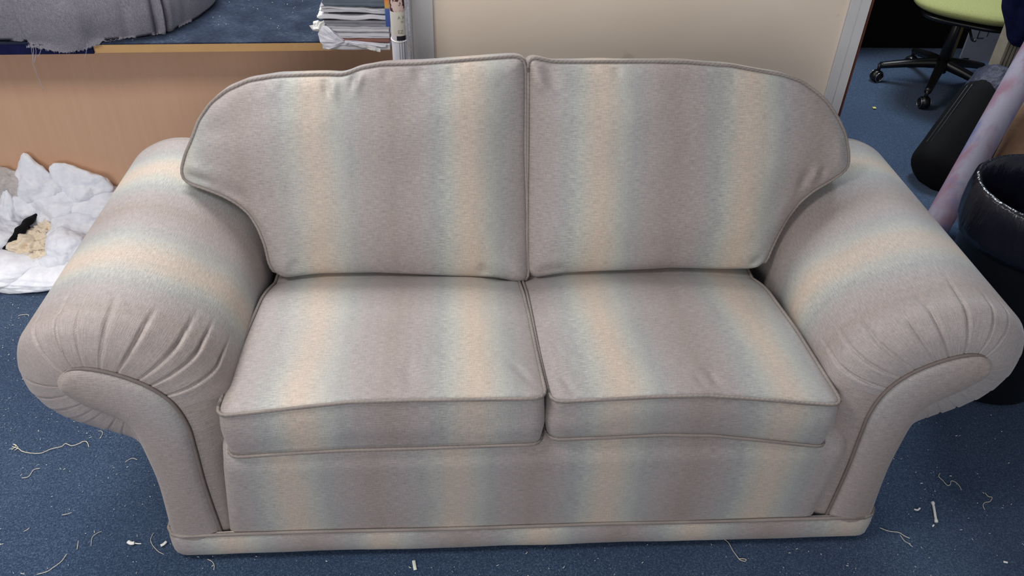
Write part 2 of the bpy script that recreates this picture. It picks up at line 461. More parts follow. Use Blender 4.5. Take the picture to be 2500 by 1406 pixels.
# --- front rail between the arms
def rail():
    V = []; uv = []; nx = 120; prof = []
    # (y, z) profile, rolled top
    zt = .375
    for k in range(7): prof.append((-.004-.006*math.sin(k/6*PI*.5), .085+(.30-.085)*k/6))
    for k in range(1, 9):
        a = k/8*PI/2; prof.append((.045-.055*math.cos(a), .30+(zt-.30)*math.sin(a)*.95))
    prof += [(.2, zt-.005), (.5, zt-.01), (.62, zt-.01)]
    prof = catmull([(-.004, .06)]+prof, 3)
    arc = np.concatenate([[0], np.cumsum(np.linalg.norm(np.diff(prof, axis=0), axis=1))])
    for i in range(nx+1):
        f = i/nx
        for j, (y, z) in enumerate(prof):
            x0 = -.668+(.03*max(0, min(1, (z-.09)/.24))); x1 = .668-.012*max(0, min(1, abs(z-.29)/.2))
            x = x0+(x1-x0)*f
            e = min(f, 1-f)*1.33
            yy = y+.010*math.exp(-(e/.006))
            wv = .002*fbm((x*4, 0, z*5), 2)
            V.append((x, yy+wv, z))
            c = [(-1.2, -1.2+.511-.511+.0)]
            uv.append((x+.511-2*.338+.338*0 if x < 0 else x-.158, arc[j]))
    F = []; m = len(prof)
    for i in range(nx):
        for j in range(m-1): F.append((i*m+j, (i+1)*m+j, (i+1)*m+j+1, i*m+j+1))
    # continuous stripe coordinate: cream at -.511,-.163,.158,.513
    xs = [-1.2, -.850, -.511, -.163, .158, .513, .86, 1.2]; us = [-4*PER+.0, -3*PER, -2*PER, -PER, 0, PER, 2*PER, 3*PER]
    uv = [(float(np.interp(V[k][0], xs, us)), uv[k][1]) for k in range(len(V))]
    return mesh_obj('front_rail', V, F, MF, sofa, uv)
rail()

# --- plinth border around the base with its piping
def plinth():
    hx, y0, y1, r = .808, -.012, .86, .035
    pts = []
    for cx, cy, a0 in ((hx-r, y0+r, -90), (hx-r, y1-r, 0), (-hx+r, y1-r, 90), (-hx+r, y0+r, 180)):
        for k in range(9):
            a = math.radians(a0+k*90/8); pts.append((cx+r*math.cos(a), cy+r*math.sin(a)))
    P = resample(pts, 420)
    prof = [(-.012, .094), (-.004, .088), (.0, .078), (.001, .05), (.0, .03), (-.004, .022), (-.014, .018)]
    V = []; uv = []; n = len(P)
    C0 = np.array([0, (y0+y1)/2])
    T = np.roll(P, -1, 0)-np.roll(P, 1, 0); N = np.stack([T[:, 1], -T[:, 0]], 1); N /= np.linalg.norm(N, axis=1)[:, None]
    s = np.concatenate([[0], np.cumsum(np.linalg.norm(np.diff(P, axis=0), axis=1))])
    sx = [-1.2, -1.01, -.66, -.329, .016, .375, .738, 1.09, 1.4]; su = [k*PER-.0 for k in (-3.6, -3, -2, -1, 0, 1, 2, 3, 4)]
    for i in range(n):
        for o, z in prof:
            p = P[i]+N[i]*(o+.002*fbm((P[i][0]*6, P[i][1]*6, 0), 2))
            dz = .004*fbm((P[i][0]*3, 5, 0), 2)
            V.append((p[0], p[1], z+dz))
            u = float(np.interp(P[i][0], sx, su)) if P[i][1] < .03 else P[i][1]*1.0
            uv.append((u, z))
    F = []; m = len(prof)
    for i in range(n):
        j = (i+1) % n
        for k in range(m-1): F.append((i*m+k, i*m+k+1, j*m+k+1, j*m+k))
    o = mesh_obj('plinth_border', V, F, MF, sofa, uv)
    o.data.flip_normals()
    Q = P+N*(-.003)
    tube('piping', [(Q[i][0], Q[i][1], .094+.004*fbm((P[i][0]*3, 5, 0), 2)) for i in range(0, n, 2)], .0042, MP, o, closed=True)
    return o
plinth()
M_under = plain('dark_underside_cloth', srgb(30, 28, 28), .9, .1)
box('base_cloth', -.78, .78, .02, .84, .022, .085, M_under, sofa, bev=.004)
for sx in (-.70, .70):
    for sy in (.10, .76):
        bm = bmesh.new(); bmesh.ops.create_cone(bm, cap_ends=True, segments=20, radius1=.022, radius2=.028, depth=.024)
        bmesh.ops.translate(bm, verts=bm.verts, vec=(sx, sy, .012)); bm_obj('foot', bm, M_black, sofa)

# --- back frame behind the cushions
def backframe():
    pts = [(-.80, .10), (-.80, .62), (-.74, .74), (-.60, .80), (-.3, .83), (0, .84), (.3, .83), (.60, .80), (.74, .74), (.80, .62), (.80, .10)]
    L = catmull(pts, 10); V = []; uv = []; rows = []
    def yf(z): return .60+.26*(z-.45)/1.0
    prof = [(0, 0, 1), (.0, -.02, 1), (.02, -.0, 0)]
    n = len(L)
    layers = [(.0, .035), (.006, .012), (.02, 0.0)]
    rings = []
    for d, ins in [(0, .03), (.012, .01), (.03, 0), (.10, 0), (.125, .008), (.14, .03)]:
        ring = []
        for p in L:
            c = np.array([0, .45]); q = p+(c-p)/np.linalg.norm(c-p)*ins
            q[1] = max(q[1], .10)
            ring.append((q[0], yf(q[1])+d+.0, q[1]))
        rings.append(ring)
    for rg in rings:
        for p in rg: V.append(p); uv.append((p[0], p[2]))
    F = []
    for i in range(len(rings)-1):
        for j in range(n-1): F.append((i*n+j, (i+1)*n+j, (i+1)*n+j+1, i*n+j+1))
    F.append(tuple(range(n))); F.append(tuple(range(len(rings)*n-1, (len(rings)-1)*n-1, -1)))
    F = [f[::-1] for f in F]
    return mesh_obj('back_frame', V, F, MF, sofa, uv)
backframe()

# --- cushion builder
def seg_dist(P, a, b):
    a = np.array(a); b = np.array(b); ab = b-a; t = np.clip(((P-a)@ab)/(ab@ab+1e-12), 0, 1)
    return np.linalg.norm(P-(a+t[:, None]*ab), axis=1), t
def cushion(name, label, cat, outline, thick, dome, D, mapf, uoff, dents=(), group=None, center=None, N=420, K=54,
            back_dome=.01, box_bulge=.006, seed=0, noise_amp=.002, pipe_r=.0037, loc=(0, 0, 0), sm=3, ushift=None, tuck=0.0):
    loc = np.array(loc, float)
    P = smooth_loop(resample(outline, N), sm)
    c = np.array(center if center is not None else P.mean(0))
    T = np.roll(P, -1, 0)-np.roll(P, 1, 0); Nn = np.stack([T[:, 1], -T[:, 0]], 1); Nn /= np.linalg.norm(Nn, axis=1)[:, None]
    if ((P-c)*Nn).sum() < 0: Nn = -Nn
    V2 = []; W = []
    def dist(Q):
        out = np.full(len(Q), 9.0)
        Pj = np.vstack([P, P[:1]])
        for s in range(0, len(Q), 2000):
            q = Q[s:s+2000]
            a = Pj[:-1][None]; ab = (Pj[1:]-Pj[:-1])[None]; t = np.clip(((q[:, None]-a)*ab).sum(2)/((ab**2).sum(2)+1e-12), 0, 1)
            dd = q[:, None]-(a+t[..., None]*ab); out[s:s+2000] = np.sqrt((dd**2).sum(2)).min(1)
        return out
    verts = []; uvs = []; F = []
    def ring_pts(t): return c+t*(P-c)
    ts = [1-(k/K)**1.5 for k in range(K)]
    Q = np.vstack([ring_pts(t) for t in ts]+[c[None]])
    d = dist(Q)
    x = np.clip(d/D, 0, 1); Hf = lambda x: dome*(.62*np.sqrt(np.clip(1-(1-x)**2, 0, 1))+.38*(3*x**2-2*x**3))
    H = Hf(x)
    # soften the ridges of the distance field away from the seam
    lo = P.min(0)-.03; hi = P.max(0)+.03; st = .008
    gx = np.arange(lo[0], hi[0], st); gy = np.arange(lo[1], hi[1], st)
    G = np.stack(np.meshgrid(gx, gy, indexing='ij'), -1).reshape(-1, 2)
    Pj = np.vstack([P, P[:1]]); ins = np.zeros(len(G), bool)
    for a_, b_ in zip(Pj[:-1], Pj[1:]):
        cnd = ((a_[1] > G[:, 1]) != (b_[1] > G[:, 1]))
        if not cnd.any(): continue
        xi = (b_[0]-a_[0])*(G[:, 1]-a_[1])/(b_[1]-a_[1]+1e-15)+a_[0]
        ins ^= cnd & (G[:, 0] < xi)
    Hg = np.where(ins, Hf(np.clip(dist(G)/D, 0, 1)), 0).reshape(len(gx), len(gy))
    for _ in range(60):
        Hg[1:-1, 1:-1] = .2*(Hg[1:-1, 1:-1]+Hg[2:, 1:-1]+Hg[:-2, 1:-1]+Hg[1:-1, 2:]+Hg[1:-1, :-2])
    fi = np.clip((Q[:, 0]-lo[0])/st, 0, len(gx)-1.001); fj = np.clip((Q[:, 1]-lo[1])/st, 0, len(gy)-1.001)
    i0 = fi.astype(int); j0 = fj.astype(int); fi -= i0; fj -= j0
    Hs = Hg[i0, j0]*(1-fi)*(1-fj)+Hg[i0+1, j0]*fi*(1-fj)+Hg[i0, j0+1]*(1-fi)*fj+Hg[i0+1, j0+1]*fi*fj
    bl_ = np.clip((d-.012)/.06, 0, 1); bl_ = bl_*bl_*(3-2*bl_); H = H*(1-bl_)+Hs*bl_*1.0
    for a, b, wd, dp in dents:
        dd, t = seg_dist(Q, a, b)
        H = H+dp*np.exp(-(dd/wd)**2)*np.clip(np.sin(PI*np.clip(t*.86+.07, 0, 1)), 0, 1)*np.clip(d/.012, 0, 1)
    if noise_amp:
        nz = np.array([noise.fractal(Vector((q[0]*5+seed, q[1]*5, seed)), 1, 2, 3) for q in Q]); H = H+nz*noise_amp*np.clip(d/.02, 0, 1)
    for i in range(len(Q)):
        verts.append(mapf(Q[i][0], Q[i][1], H[i])); uvs.append((Q[i][0]-uoff+(ushift(Q[i]) if ushift else 0), Q[i][1]))
    nf = len(Q)
    for k in range(K-1):
        for j in range(N):
            F.append((k*N+j, k*N+(j+1) % N, (k+1)*N+(j+1) % N, (k+1)*N+j))
    for j in range(N): F.append(((K-1)*N+j, (K-1)*N+(j+1) % N, nf-1))
    # boxing
    nb = 10; prev = [j for j in range(N)]
    for k in range(1, nb+1):
        f = k/nb; cur = []
        nrm = Nn*box_bulge*math.sin(PI*f)
        for j in range(N):
            wob = .003*fbm((P[j][0]*7+seed, P[j][1]*7, f*2), 2)*math.sin(PI*f)
            q = P[j]+nrm[j]+Nn[j]*wob
            cur.append(len(verts)); verts.append(mapf(q[0], q[1], -thick*f)); uvs.append((P[j][0]-uoff+(ushift(P[j]) if ushift else 0), P[j][1]-thick*f))
        for j in range(N): F.append((prev[j], cur[j], cur[(j+1) % N], prev[(j+1) % N]))
        prev = cur
    # back face, few rings
    for t in (.97, .9, .75, .5, .25):
        cur = []
        R = ring_pts(t)
        for j in range(N):
            cur.append(len(verts)); verts.append(mapf(R[j][0], R[j][1], -thick-back_dome*(1-t**4))); uvs.append((R[j][0]-uoff, R[j][1]))
        for j in range(N): F.append((prev[j], cur[j], cur[(j+1) % N], prev[(j+1) % N]))
        prev = cur
    ci = len(verts); verts.append(mapf(c[0], c[1], -thick-back_dome)); uvs.append((c[0]-uoff, c[1]))
    for j in range(N): F.append((prev[j], ci, prev[(j+1) % N]))
    verts = np.array(verts)-loc
    root = thing(name, label, cat, tuple(loc), group)
    o = mesh_obj('cover', verts, F, MF, root, uvs)
    bm = bmesh.new(); bm.from_mesh(o.data); bmesh.ops.recalc_face_normals(bm, faces=bm.faces); bm.to_mesh(o.data); bm.free()
    out = P+Nn*.0025
    tube('piping', np.array([mapf(p[0], p[1]+tuck*.4*max(0, -q_[1]-.6)*(p[1] < .07), .0025-tuck*max(0, -q_[1]-.6)*(p[1] < .07)) for p, q_ in zip(out[::2], Nn[::2])])-loc, pipe_r, MP, root, closed=True)
    tube('piping', np.array([mapf(p[0], p[1], -thick-.0015) for p in out[::2]])-loc, pipe_r, MP, root, closed=True)
    return root

# --- seat cushions
tL = [(-.617, .471), (-.486, .488), (-.368, .503), (-.251, .505), (.013, .503), (.03, .497)]
bL = [(-.617, .356), (-.504, .364), (-.389, .370), (-.249, .371), (.0, .376), (.03, .38)]
tR = [(.0, .493), (.035, .493), (.107, .497), (.228, .503), (.325, .504), (.435, .492), (.53, .479), (.614, .470)]
bR = [(.0, .386), (.046, .389), (.133, .392), (.259, .397), (.362, .392), (.46, .376), (.551, .360), (.61, .350)]
def seatmap(tc, bc):
    tx, tz = zip(*tc); bx, bz = zip(*bc)
    def f(u, v, w_):
        e = math.exp(-max(0, v)/.16)
        zt = .474+(np.interp(u, tx, tz)-.474)*e; zb = .372+(np.interp(u, bx, bz)-.372)*e
        zt -= .030*min(1, max(0, (v-.34)/.10))**1.5
        z = zt+w_ if w_ >= 0 else (zt+(zb-zt)*min(1, -w_/.12)+min(0, w_+.12))
        return (u, v, z)
    return f
def rounded(poly, r=.02, n=5):
    out = []; m = len(poly)
    for i in range(m):
        p0, p1, p2 = [np.array(poly[(i+k) % m], float) for k in (-1, 0, 1)]
        a = (p0-p1); b = (p2-p1); la, lb = np.linalg.norm(a), np.linalg.norm(b); rr = min(r, la*.45, lb*.45)
        A = p1+a/la*rr; B = p1+b/lb*rr
        for k in range(n+1):
            t = k/n; out.append((1-t)**2*A+2*t*(1-t)*p1+t*t*B)
    return out
ouL = rounded([(-.622, -.012), (.012, -.012), (.004, .14), (-.003, .27), (-.014, .40), (-.014, .60), (-.585, .60), (-.592, .42), (-.603, .31), (-.612, .2)], .022)
ouR = rounded([(.024, -.012), (.612, -.014), (.600, .10), (.590, .21), (.570, .34), (.562, .44), (.562, .60), (.000, .60), (.000, .40), (.008, .27), (.014, .14)], .022)
cushion('seat_cushion', 'left seat cushion, flat striped box cushion with piped edges, brighter with cream bands', 'cushion', ouL, .12, .017, .13,
        seatmap(tL, bL), -.124, center=(-.31, .28), seed=1.3, loc=(-.3, .28, .37), group='seat cushions of the sofa',
        dents=[((-.05, .10), (-.01, .02), .010, -.003), ((-.25, .02), (-.26, .10), .014, -.003), ((-.10, .42), (-.03, .44), .02, -.006)])
cushion('seat_cushion', 'right seat cushion, striped box cushion beside the darker sofa arm, front edge arched upward', 'cushion', ouR, .12, .017, .13,
        seatmap(tR, bR), .164, center=(.30, .28), seed=7.7, loc=(.3, .28, .37), group='seat cushions of the sofa',
        dents=[((.07, .0), (.05, .06), .008, -.003), ((.36, .01), (.35, .06), .008, -.004), ((.33, .0), (.32, .05), .006, -.003)],
        ushift=lambda q: .05*max(0, q[1]-.05))

# --- back cushions (on a plane that leans back)
KB = .39; nrmB = math.sqrt(1+KB*KB)
def plpt(px, py):
    d = ray(px, py); t = (.44+KB*(CP[2]-.471)-CP[1])/(d[1]-KB*d[2]); p = CP+t*d
    return (p[0], (p[2]-.471)*nrmB)
def backmap(u, v, w_):
    return (u, .44+v*KB/nrmB-w_/nrmB, .471+v/nrmB+w_*KB/nrmB)
BL = [(676, 668), (660, 645), (650, 598), (633, 555), (612, 521), (582, 495), (548, 476), (505, 459), (467, 446), (450, 436), (446, 414), (456, 376), (471, 342),
      (488, 295), (518, 252), (557, 222), (608, 199), (676, 188), (753, 185), (804, 184), (832, 186), (850, 182), (881, 169), (932, 160), (1017, 158), (1103, 152),
      (1231, 142), (1262, 140), (1277, 146), (1281, 165), (1281, 248), (1280, 376), (1284, 504), (1286, 611), (1288, 668), (1281, 688), (1262, 688), (1209, 676),
      (1103, 673), (911, 664), (783, 666), (727, 672), (693, 677)]
BR = [(1292, 165), (1291, 150), (1301, 143), (1314, 145), (1344, 153), (1421, 154), (1591, 153), (1677, 155), (1783, 163), (1847, 175), (1911, 186), (1954, 201), (1992, 227),
      (2018, 252), (2044, 291), (2061, 329), (2069, 376), (2068, 404), (2056, 419), (2027, 438), (1984, 463), (1950, 491), (1920, 530), (1894, 577), (1877, 615),
      (1869, 636), (1847, 654), (1762, 654), (1634, 651), (1506, 659), (1378, 664), (1306, 676), (1290, 660), (1289, 547), (1291, 376), (1292, 248)]
def dn(a, b, wd, dp): return (plpt(*a), plpt(*b), wd, dp)
dL = [dn((795, 190), (805, 235), .007, -.007), dn((818, 192), (822, 245), .008, .006), dn((868, 170), (862, 220), .009, -.008), dn((885, 175), (872, 225), .008, .007),
      dn((935, 165), (950, 200), .010, -.004), dn((1010, 160), (1035, 205), .014, -.005), dn((640, 200), (632, 235), .008, -.003),
      dn((700, 195), (690, 225), .007, -.003), dn((452, 424), (520, 445), .012, -.012), dn((458, 400), (530, 425), .014, .006), dn((590, 470), (650, 560), .025, .006),
      dn((550, 445), (620, 500), .018, -.007), dn((1190, 670), (1170, 640), .012, -.006), dn((700, 660), (740, 630), .015, -.005), dn((1100, 160), (1110, 190), .01, -.003),
      dn((500, 330), (560, 300), .02, -.004)]
dR = [dn((1298, 165), (1330, 225), .014, .006), dn((1320, 160), (1360, 215), .018, -.006), dn((1960, 410), (1945, 460), .012, -.011), dn((1985, 400), (1975, 445), .010, .008),
      dn((2000, 400), (1995, 440), .010, -.008), dn((1830, 650), (1850, 620), .012, -.007), dn((1300, 655), (1380, 650), .012, -.005),
      dn((2040, 330), (2045, 400), .014, .004), dn((1500, 160), (1505, 190), .01, -.003), dn((1930, 450), (1880, 560), .02, .004), dn((1780, 170), (1790, 210), .014, -.003)]
cushion('back_cushion', 'left back cushion with rounded outer wing, puckered along its piped top edge', 'cushion', [plpt(*p) for p in BL], .085, .055, .15, backmap,
        -.130, dents=dL, center=plpt(960, 415), seed=3.1, loc=(-.35, .5, .49), group='back cushions of the sofa', noise_amp=.004, box_bulge=.010, back_dome=.05, tuck=.07)
cushion('back_cushion', 'right back cushion with rounded outer wing and smooth top edge before cream partition', 'cushion', [plpt(*p) for p in BR], .085, .055, .15, backmap,
        .168, dents=dR, center=plpt(1620, 400), seed=9.4, loc=(.35, .5, .49), group='back cushions of the sofa', noise_amp=.004, box_bulge=.010, back_dome=.05, tuck=.07)

# ------------------------------------------------------------------ WORK TABLE on the left
TA = math.radians(2.6); TZ = .722
def tpos(x, dy=0): return 1.236+(x+.9)*math.tan(TA)+dy
table = thing('work_table', 'long workbench with beech laminate panel and dark blue felt top behind the sofa', 'table', (-1.6, 1.6, 0))
def tbox(name, x0, x1, d0, d1, z0, z1, mat, bev=.002):
    cx = (x0+x1)/2; o = box(name, x0, x1, -(d1-d0)/2, (d1-d0)/2, z0, z1, mat, None, bev=bev, rot=TA)
    o.location = Vector((cx, tpos(cx)+(d0+d1)/2, (z0+z1)/2))-table.location; o.parent = table; return o
tbox('table_top', -3.4, -.305, .004, .72, TZ-.024, TZ-.002, M_lam)
tbox('edge_strip', -1.205, -.305, 0, .0045, TZ-.0255, TZ-.001, M_edge, .001)
tbox('felt_cover', -3.4, -.306, .001, .72, TZ-.002, TZ+.003, M_felt, .001)
fl = tbox('navy_edge_flap', -3.4, -1.207, -.004, .003, TZ-.026, TZ+.003, M_navy, .001)
tbox('front_panel', -3.4, -.33, .145, .163, .0, TZ-.024, M_lam, .001)
for x in (-3.38, -.36): tbox('end_panel', x, x+.02, .165, .68, 0, TZ-.024, M_lam, .001)

# ------------------------------------------------------------------ grey linen bundle
def bundle():
    fr = [(-60, 105), (20, 100), (75, 106), (140, 110), (190, 108), (240, 101), (300, 94), (345, 89), (385, 84), (405, 78), (440, 65), (470, 50), (492, 36)]
    P = []
    for px, py in fr:
        p = atz(px, py, TZ+.006); P.append((p[0], p[1]))
    P[0] = (P[0][0]-.5, P[0][1]); P += [(P[-1][0]+.015, P[-1][1]+.12), (P[-1][0]-.03, P[-1][1]+.30)]
    L = catmull(P, 14)
    T = np.gradient(L, axis=0); N = np.stack([T[:, 1], -T[:, 0]], 1); N /= np.linalg.norm(N, axis=1)[:, None]
    cen = np.array([-1.75, 1.62]); V = []; H = .25
    rowsn = 34; n = len(L)
    key = np.arange(n)/14
    for r_ in range(rowsn+1):
        f = r_/rowsn
        for j in range(n):
            fold = 0
            for k0, a, wd in ((8.05, -.020, .22), (8.5, .018, .2), (8.85, -.014, .15), (9.3, .010, .25), (6.3, -.006, .3), (4.2, .007, .5), (2.5, -.008, .5), (10.4, -.006, .3)):
                fold += a*math.exp(-((key[j]-k0-.35*f)/wd)**2)
            if f < .62:
                g = f/.62; z = H*g; out = .022*math.sin(PI*min(1, g*1.1))*(1-g*.4)-.04*g*g
                p = L[j]+N[j]*(out+fold*(1-.5*g))
            else:
                g = (f-.62)/.38; a = g*PI/2
                p0 = L[j]+N[j]*(-.04+fold*.5*(1-g)); q = cen+(p0-cen)*(1-g)
                p = q; z = H+.05*math.sin(a)
            z += .006*fbm((L[j][0]*6, f*3, 2), 3)
            nz = .006*fbm((L[j][0]*5, L[j][1]*5, f*4), 3)
            V.append((p[0], p[1]+nz*(1 if f > .02 else 0), TZ+.005+z))
    # hem that hangs over the table edge at the left
    base = len(V); hem = []
    for j in range(n):
        px = np.interp(key[j], range(len(fr)), [a for a, b in fr]) if key[j] <= len(fr)-1 else 600
        drop = np.interp(px, [-60, 40, 90, 120, 150, 200, 236, 250], [0, 0, .010, .017, .021, .017, .004, 0])
        yf = tpos(L[j][0])-.010
        hem.append((L[j][0], min(L[j][1], yf) if drop > 0 else L[j][1], TZ+.006-drop+.0015*math.sin(j*1.9)))
    V += hem
    F = []
    for r_ in range(rowsn):
        for j in range(n-1): F.append((r_*n+j, r_*n+j+1, (r_+1)*n+j+1, (r_+1)*n+j))
    for j in range(n-1): F.append((base+j, base+j+1, j+1, j))
    F.append([rowsn*n+j for j in range(n)])
    root = thing('cloth_bundle', 'large bundle wrapped in grey linen cloth lying on the felt-topped workbench', 'cloth', (-1.6, 1.4, TZ))
    o = mesh_obj('wrap', np.array(V)-np.array([-1.6, 1.4, TZ]), F, M_linen, root)
    o2 = o
    rnd = random.Random(3)
    M_fray = plain('frayed_linen_thread', srgb(176, 172, 190), .9, .1)
    def fr_thread(pxs, y, r=.0006):
        P = catmull([aty(a, b, y) for a, b in pxs], 6)-np.array([-1.6, 1.4, TZ]); tube('frayed_thread', P, r, M_fray, root, n=5)
    yy = tpos(-1.45)-.016
    fr_thread([(78, 106), (82, 125), (80, 150), (88, 175), (96, 195), (106, 220)], yy, .0007)
    fr_thread([(76, 106), (77, 120), (80, 138), (84, 150)], yy)
    fr_thread([(84, 107), (88, 125), (85, 148), (82, 152)], yy)
    fr_thread([(100, 110), (99, 125), (93, 138)], yy)
    fr_thread([(213, 108), (211, 125), (206, 143)], yy)
    # frayed hem: many tiny fibres, uncountable
    Vf = []; Ff = []
    for k in range(260):
        j = rnd.randrange(int(1.5*14), int(6*14)); p = np.array(hem[j])+np.array([rnd.uniform(-.004, .004), -.001, 0]); L_ = rnd.uniform(.001, .0045); dx = rnd.uniform(-.002, .002)
        b = len(Vf); Vf += [p-[.0003, 0, 0], p+[.0003, 0, 0], p+[dx, -.001, -L_]]; Ff.append((b, b+1, b+2))
    h = mesh_obj('frayed_hem', np.array(Vf)-np.array([-1.6, 1.4, TZ]), Ff, M_fray, root); h['kind'] = 'stuff'
bundle()

# ------------------------------------------------------------------ magazines and papers stacked on the table end
def slab(name, x0, x1, y0, depth, z0, th, mat, label, sagL=0, sagR=0, wav=.002, seed=0, cover=None, fold=False, cat='magazine', rot=0):
    nx, ny = 26, 6; V = []; F = []
    def zc(f, g):
        return sagL*(1-f)**2+sagR*f**2+wav*fbm((f*3+seed, g*2, seed), 2)
    sec = []
    m = 10
    for k in range(m):      # rounded-rectangle cross-section in (y,z)
        a = 2*PI*k/m
    secn = [(0, .15), (.006, 0), (.5, 0), (.994, 0), (1, .15), (1, .85), (.994, 1), (.5, 1), (.006, 1), (0, .85)]
    for i in range(nx+1):
        f = i/nx; e = 1.0
        if fold and f < .06: e = math.sqrt(max(.02, 1-((.06-f)/.06)**2))
        if i == 0 and not fold: e = .85
        for (g, hz) in secn:
            x = x0+(x1-x0)*f; y = y0+depth*g+(.003*fbm((f*4, seed, 0), 2) if g < .1 else 0)
            z = z0+zc(f, g)+th*(.5+(hz-.5)*e)
            V.append((x, y, z))
    for i in range(nx):
        for k in range(m):
            F.append((i*m+k, (i+1)*m+k, (i+1)*m+(k+1) % m, i*m+(k+1) % m))
    F.append(tuple(range(m))); F.append(tuple(nx*m+k for k in reversed(range(m))))
    loc = np.array([(x0+x1)/2, y0+depth/2, z0])
    V = np.array(V)-loc
    c, s = math.cos(rot), math.sin(rot)
    V = np.stack([V[:, 0]*c-V[:, 1]*s, V[:, 0]*s+V[:, 1]*c, V[:, 2]], 1)
    root = thing(name, label, cat, tuple(loc), 'papers stacked on the end of the workbench')
    mesh_obj('pages', V, F, mat, root, smooth=False)
    if cover:
        Vc = []; Fc = []
        for i in range(nx+1):
            f = i/nx
            for g in (-.012, 1.0): Vc += [(x0-.003+(x1-x0+.004)*f, y0+depth*g, z0+zc(f, max(0, g))+th+.0004), (x0-.003+(x1-x0+.004)*f, y0+depth*g, z0+zc(f, max(0, g))+th+.0016)]
        for i in range(nx):
            a = i*4
            Fc += [(a+1, a+3, a+7, a+5), (a, a+4, a+6, a+2), (a, a+1, a+5, a+4), (a+2, a+6, a+7, a+3)]
        Fc += [(0, 2, 3, 1), (nx*4, nx*4+1, nx*4+3, nx*4+2)]
        Vc = np.array(Vc)-loc; Vc = np.stack([Vc[:, 0]*c-Vc[:, 1]*s, Vc[:, 0]*s+Vc[:, 1]*c, Vc[:, 2]], 1)
        mesh_obj('cover', Vc, Fc, cover, root, smooth=False)
    return root
zb = TZ+.0035
XR = -.352
def zy(py): return float(aty(870, py, 1.192)[2])
def mag(name, x0, yy, pa, pb, mat, label, seed, cover=None, fold=False, cat='magazine', wav=.001, sagL=0, sagR=0):
    z0 = zy(pb); slab(name, x0, XR, yy, .23, z0, zy(pa)-z0-.0006, mat, label, sagL, sagR, wav, seed, cover, fold, cat)
slab('paper_packet', -.545, XR, 1.187, .24, zb, zy(104)-zb-.001, M_pw, 'crumpled white film-wrapped packet at the bottom of the stack', 0, 0, .0008, 1, cat='packet')
mag('magazine', -.500, 1.190, 91, 103, M_pr, 'magazine with reddish-brown printed edge, near the bottom of the stack', 2, M_pw)
mag('magazine', -.536, 1.191, 78, 90, M_pw, 'white magazine lying directly on the reddish-brown one', 3, M_pg, wav=.002)
mag('magazine', -.541, 1.189, 67, 77, M_pw, 'white magazine third from the bottom, its left end beside the torn scrap', 13, M_pw, wav=.0025)
mag('magazine', -.528, 1.196, 58, 66, M_pg, 'thin grey magazine above the white ones', 4, M_pg, wav=.0006)
mag('magazine', -.534, 1.193, 49, 57, M_pg, 'second thin grey magazine, just under the folded newspaper', 5, M_pd, wav=.0006)
mag('newspaper', -.552, 1.190, 37, 48, M_pw, 'folded white newspaper with rounded fold at its left end', 6, None, True, 'newspaper', wav=.004)
mag('magazine', -.520, 1.199, 30, 36, M_pd, 'dark slab added as the shaded gap in the middle of the stack', 7, None)  # dark slab stands in for the shade in a gap between the papers
mag('magazine', -.540, 1.191, 24, 29, M_pw, 'thin white magazine resting on the dark gap slab', 8, M_pw, wav=.003, sagR=-.005)
mag('magazine', -.538, 1.193, 17, 23, M_pw, 'thin white magazine right under the slate newsprint', 18, M_pg, wav=.003, sagR=-.004)
mag('newspaper', -.534, 1.190, -4, 16, M_pb, 'thick slate-grey bundle of newsprint near the top of the frame', 9, M_pd, True, 'newspaper', wav=.003)
mag('magazine', -.536, 1.194, -22, -5, M_pg, 'grey magazine topmost of the stack at the picture edge', 10, M_pw)
# crumpled white film spilling from the packet, two pieces
def crumple(name, pts_px, y, th, mat, label, seed, cat):
    P = [aty(a, b, y) for a, b in pts_px]; c = np.mean(P, 0)
    V = []; F = []; n = len(P)
    R = resample(np.array(P), 40); ks = 3
    for side in (-1, 1):
        for k in range(ks+1):
            t = 1-k/ks
            for j in range(40):
                p = c+(R[j]-c)*t
                V.append((p[0], p[1]+side*th/2*(1-t**3)+.009*fbm((p[0]*45+seed, p[2]*45, side*.2), 3)*(1 if k else .5), p[2]))
    m = 40*(ks+1)
    for s in (0, 1):
        for k in range(ks):
            for j in range(40):
                q = (s*m+k*40+j, s*m+k*40+(j+1) % 40, s*m+(k+1)*40+(j+1) % 40, s*m+(k+1)*40+j); F.append(q if s else q[::-1])
    for j in range(40): F.append((j, (j+1) % 40, m+(j+1) % 40, m+j))
    o = mesh_obj(name, np.array(V)-c, F, mat, None, smooth=False); o.location = c
    return tag(o, label, cat, 'papers stacked on the end of the workbench')
M_filmw = plain('white_plastic_film', srgb(232, 232, 240), .3, .5, .05, 30, .004)
crumple('plastic_wrap', [(776, 82), (788, 62), (802, 64), (808, 85), (816, 101), (850, 105), (900, 106), (944, 107), (944, 114), (905, 115), (862, 111), (828, 110), (797, 122), (792, 112), (782, 103)], 1.182, .012, M_filmw,
        'crumpled white plastic wrap drooping over the table edge', 1, 'wrapping')
crumple('paper_scrap', [(755, 62), (764, 65), (764, 52), (778, 49), (780, 53), (792, 50), (792, 74), (780, 77), (764, 74)], 1.195, .010, M_white,
        'torn white paper scrap sticking out left of the stack', 5, 'paper')
crumple('leaflet', [(872, 112), (905, 113), (929, 118), (929, 127), (905, 122)], 1.179, .002, M_white,
        'white leaflet corner hanging below the stack over the table edge', 9, 'paper')
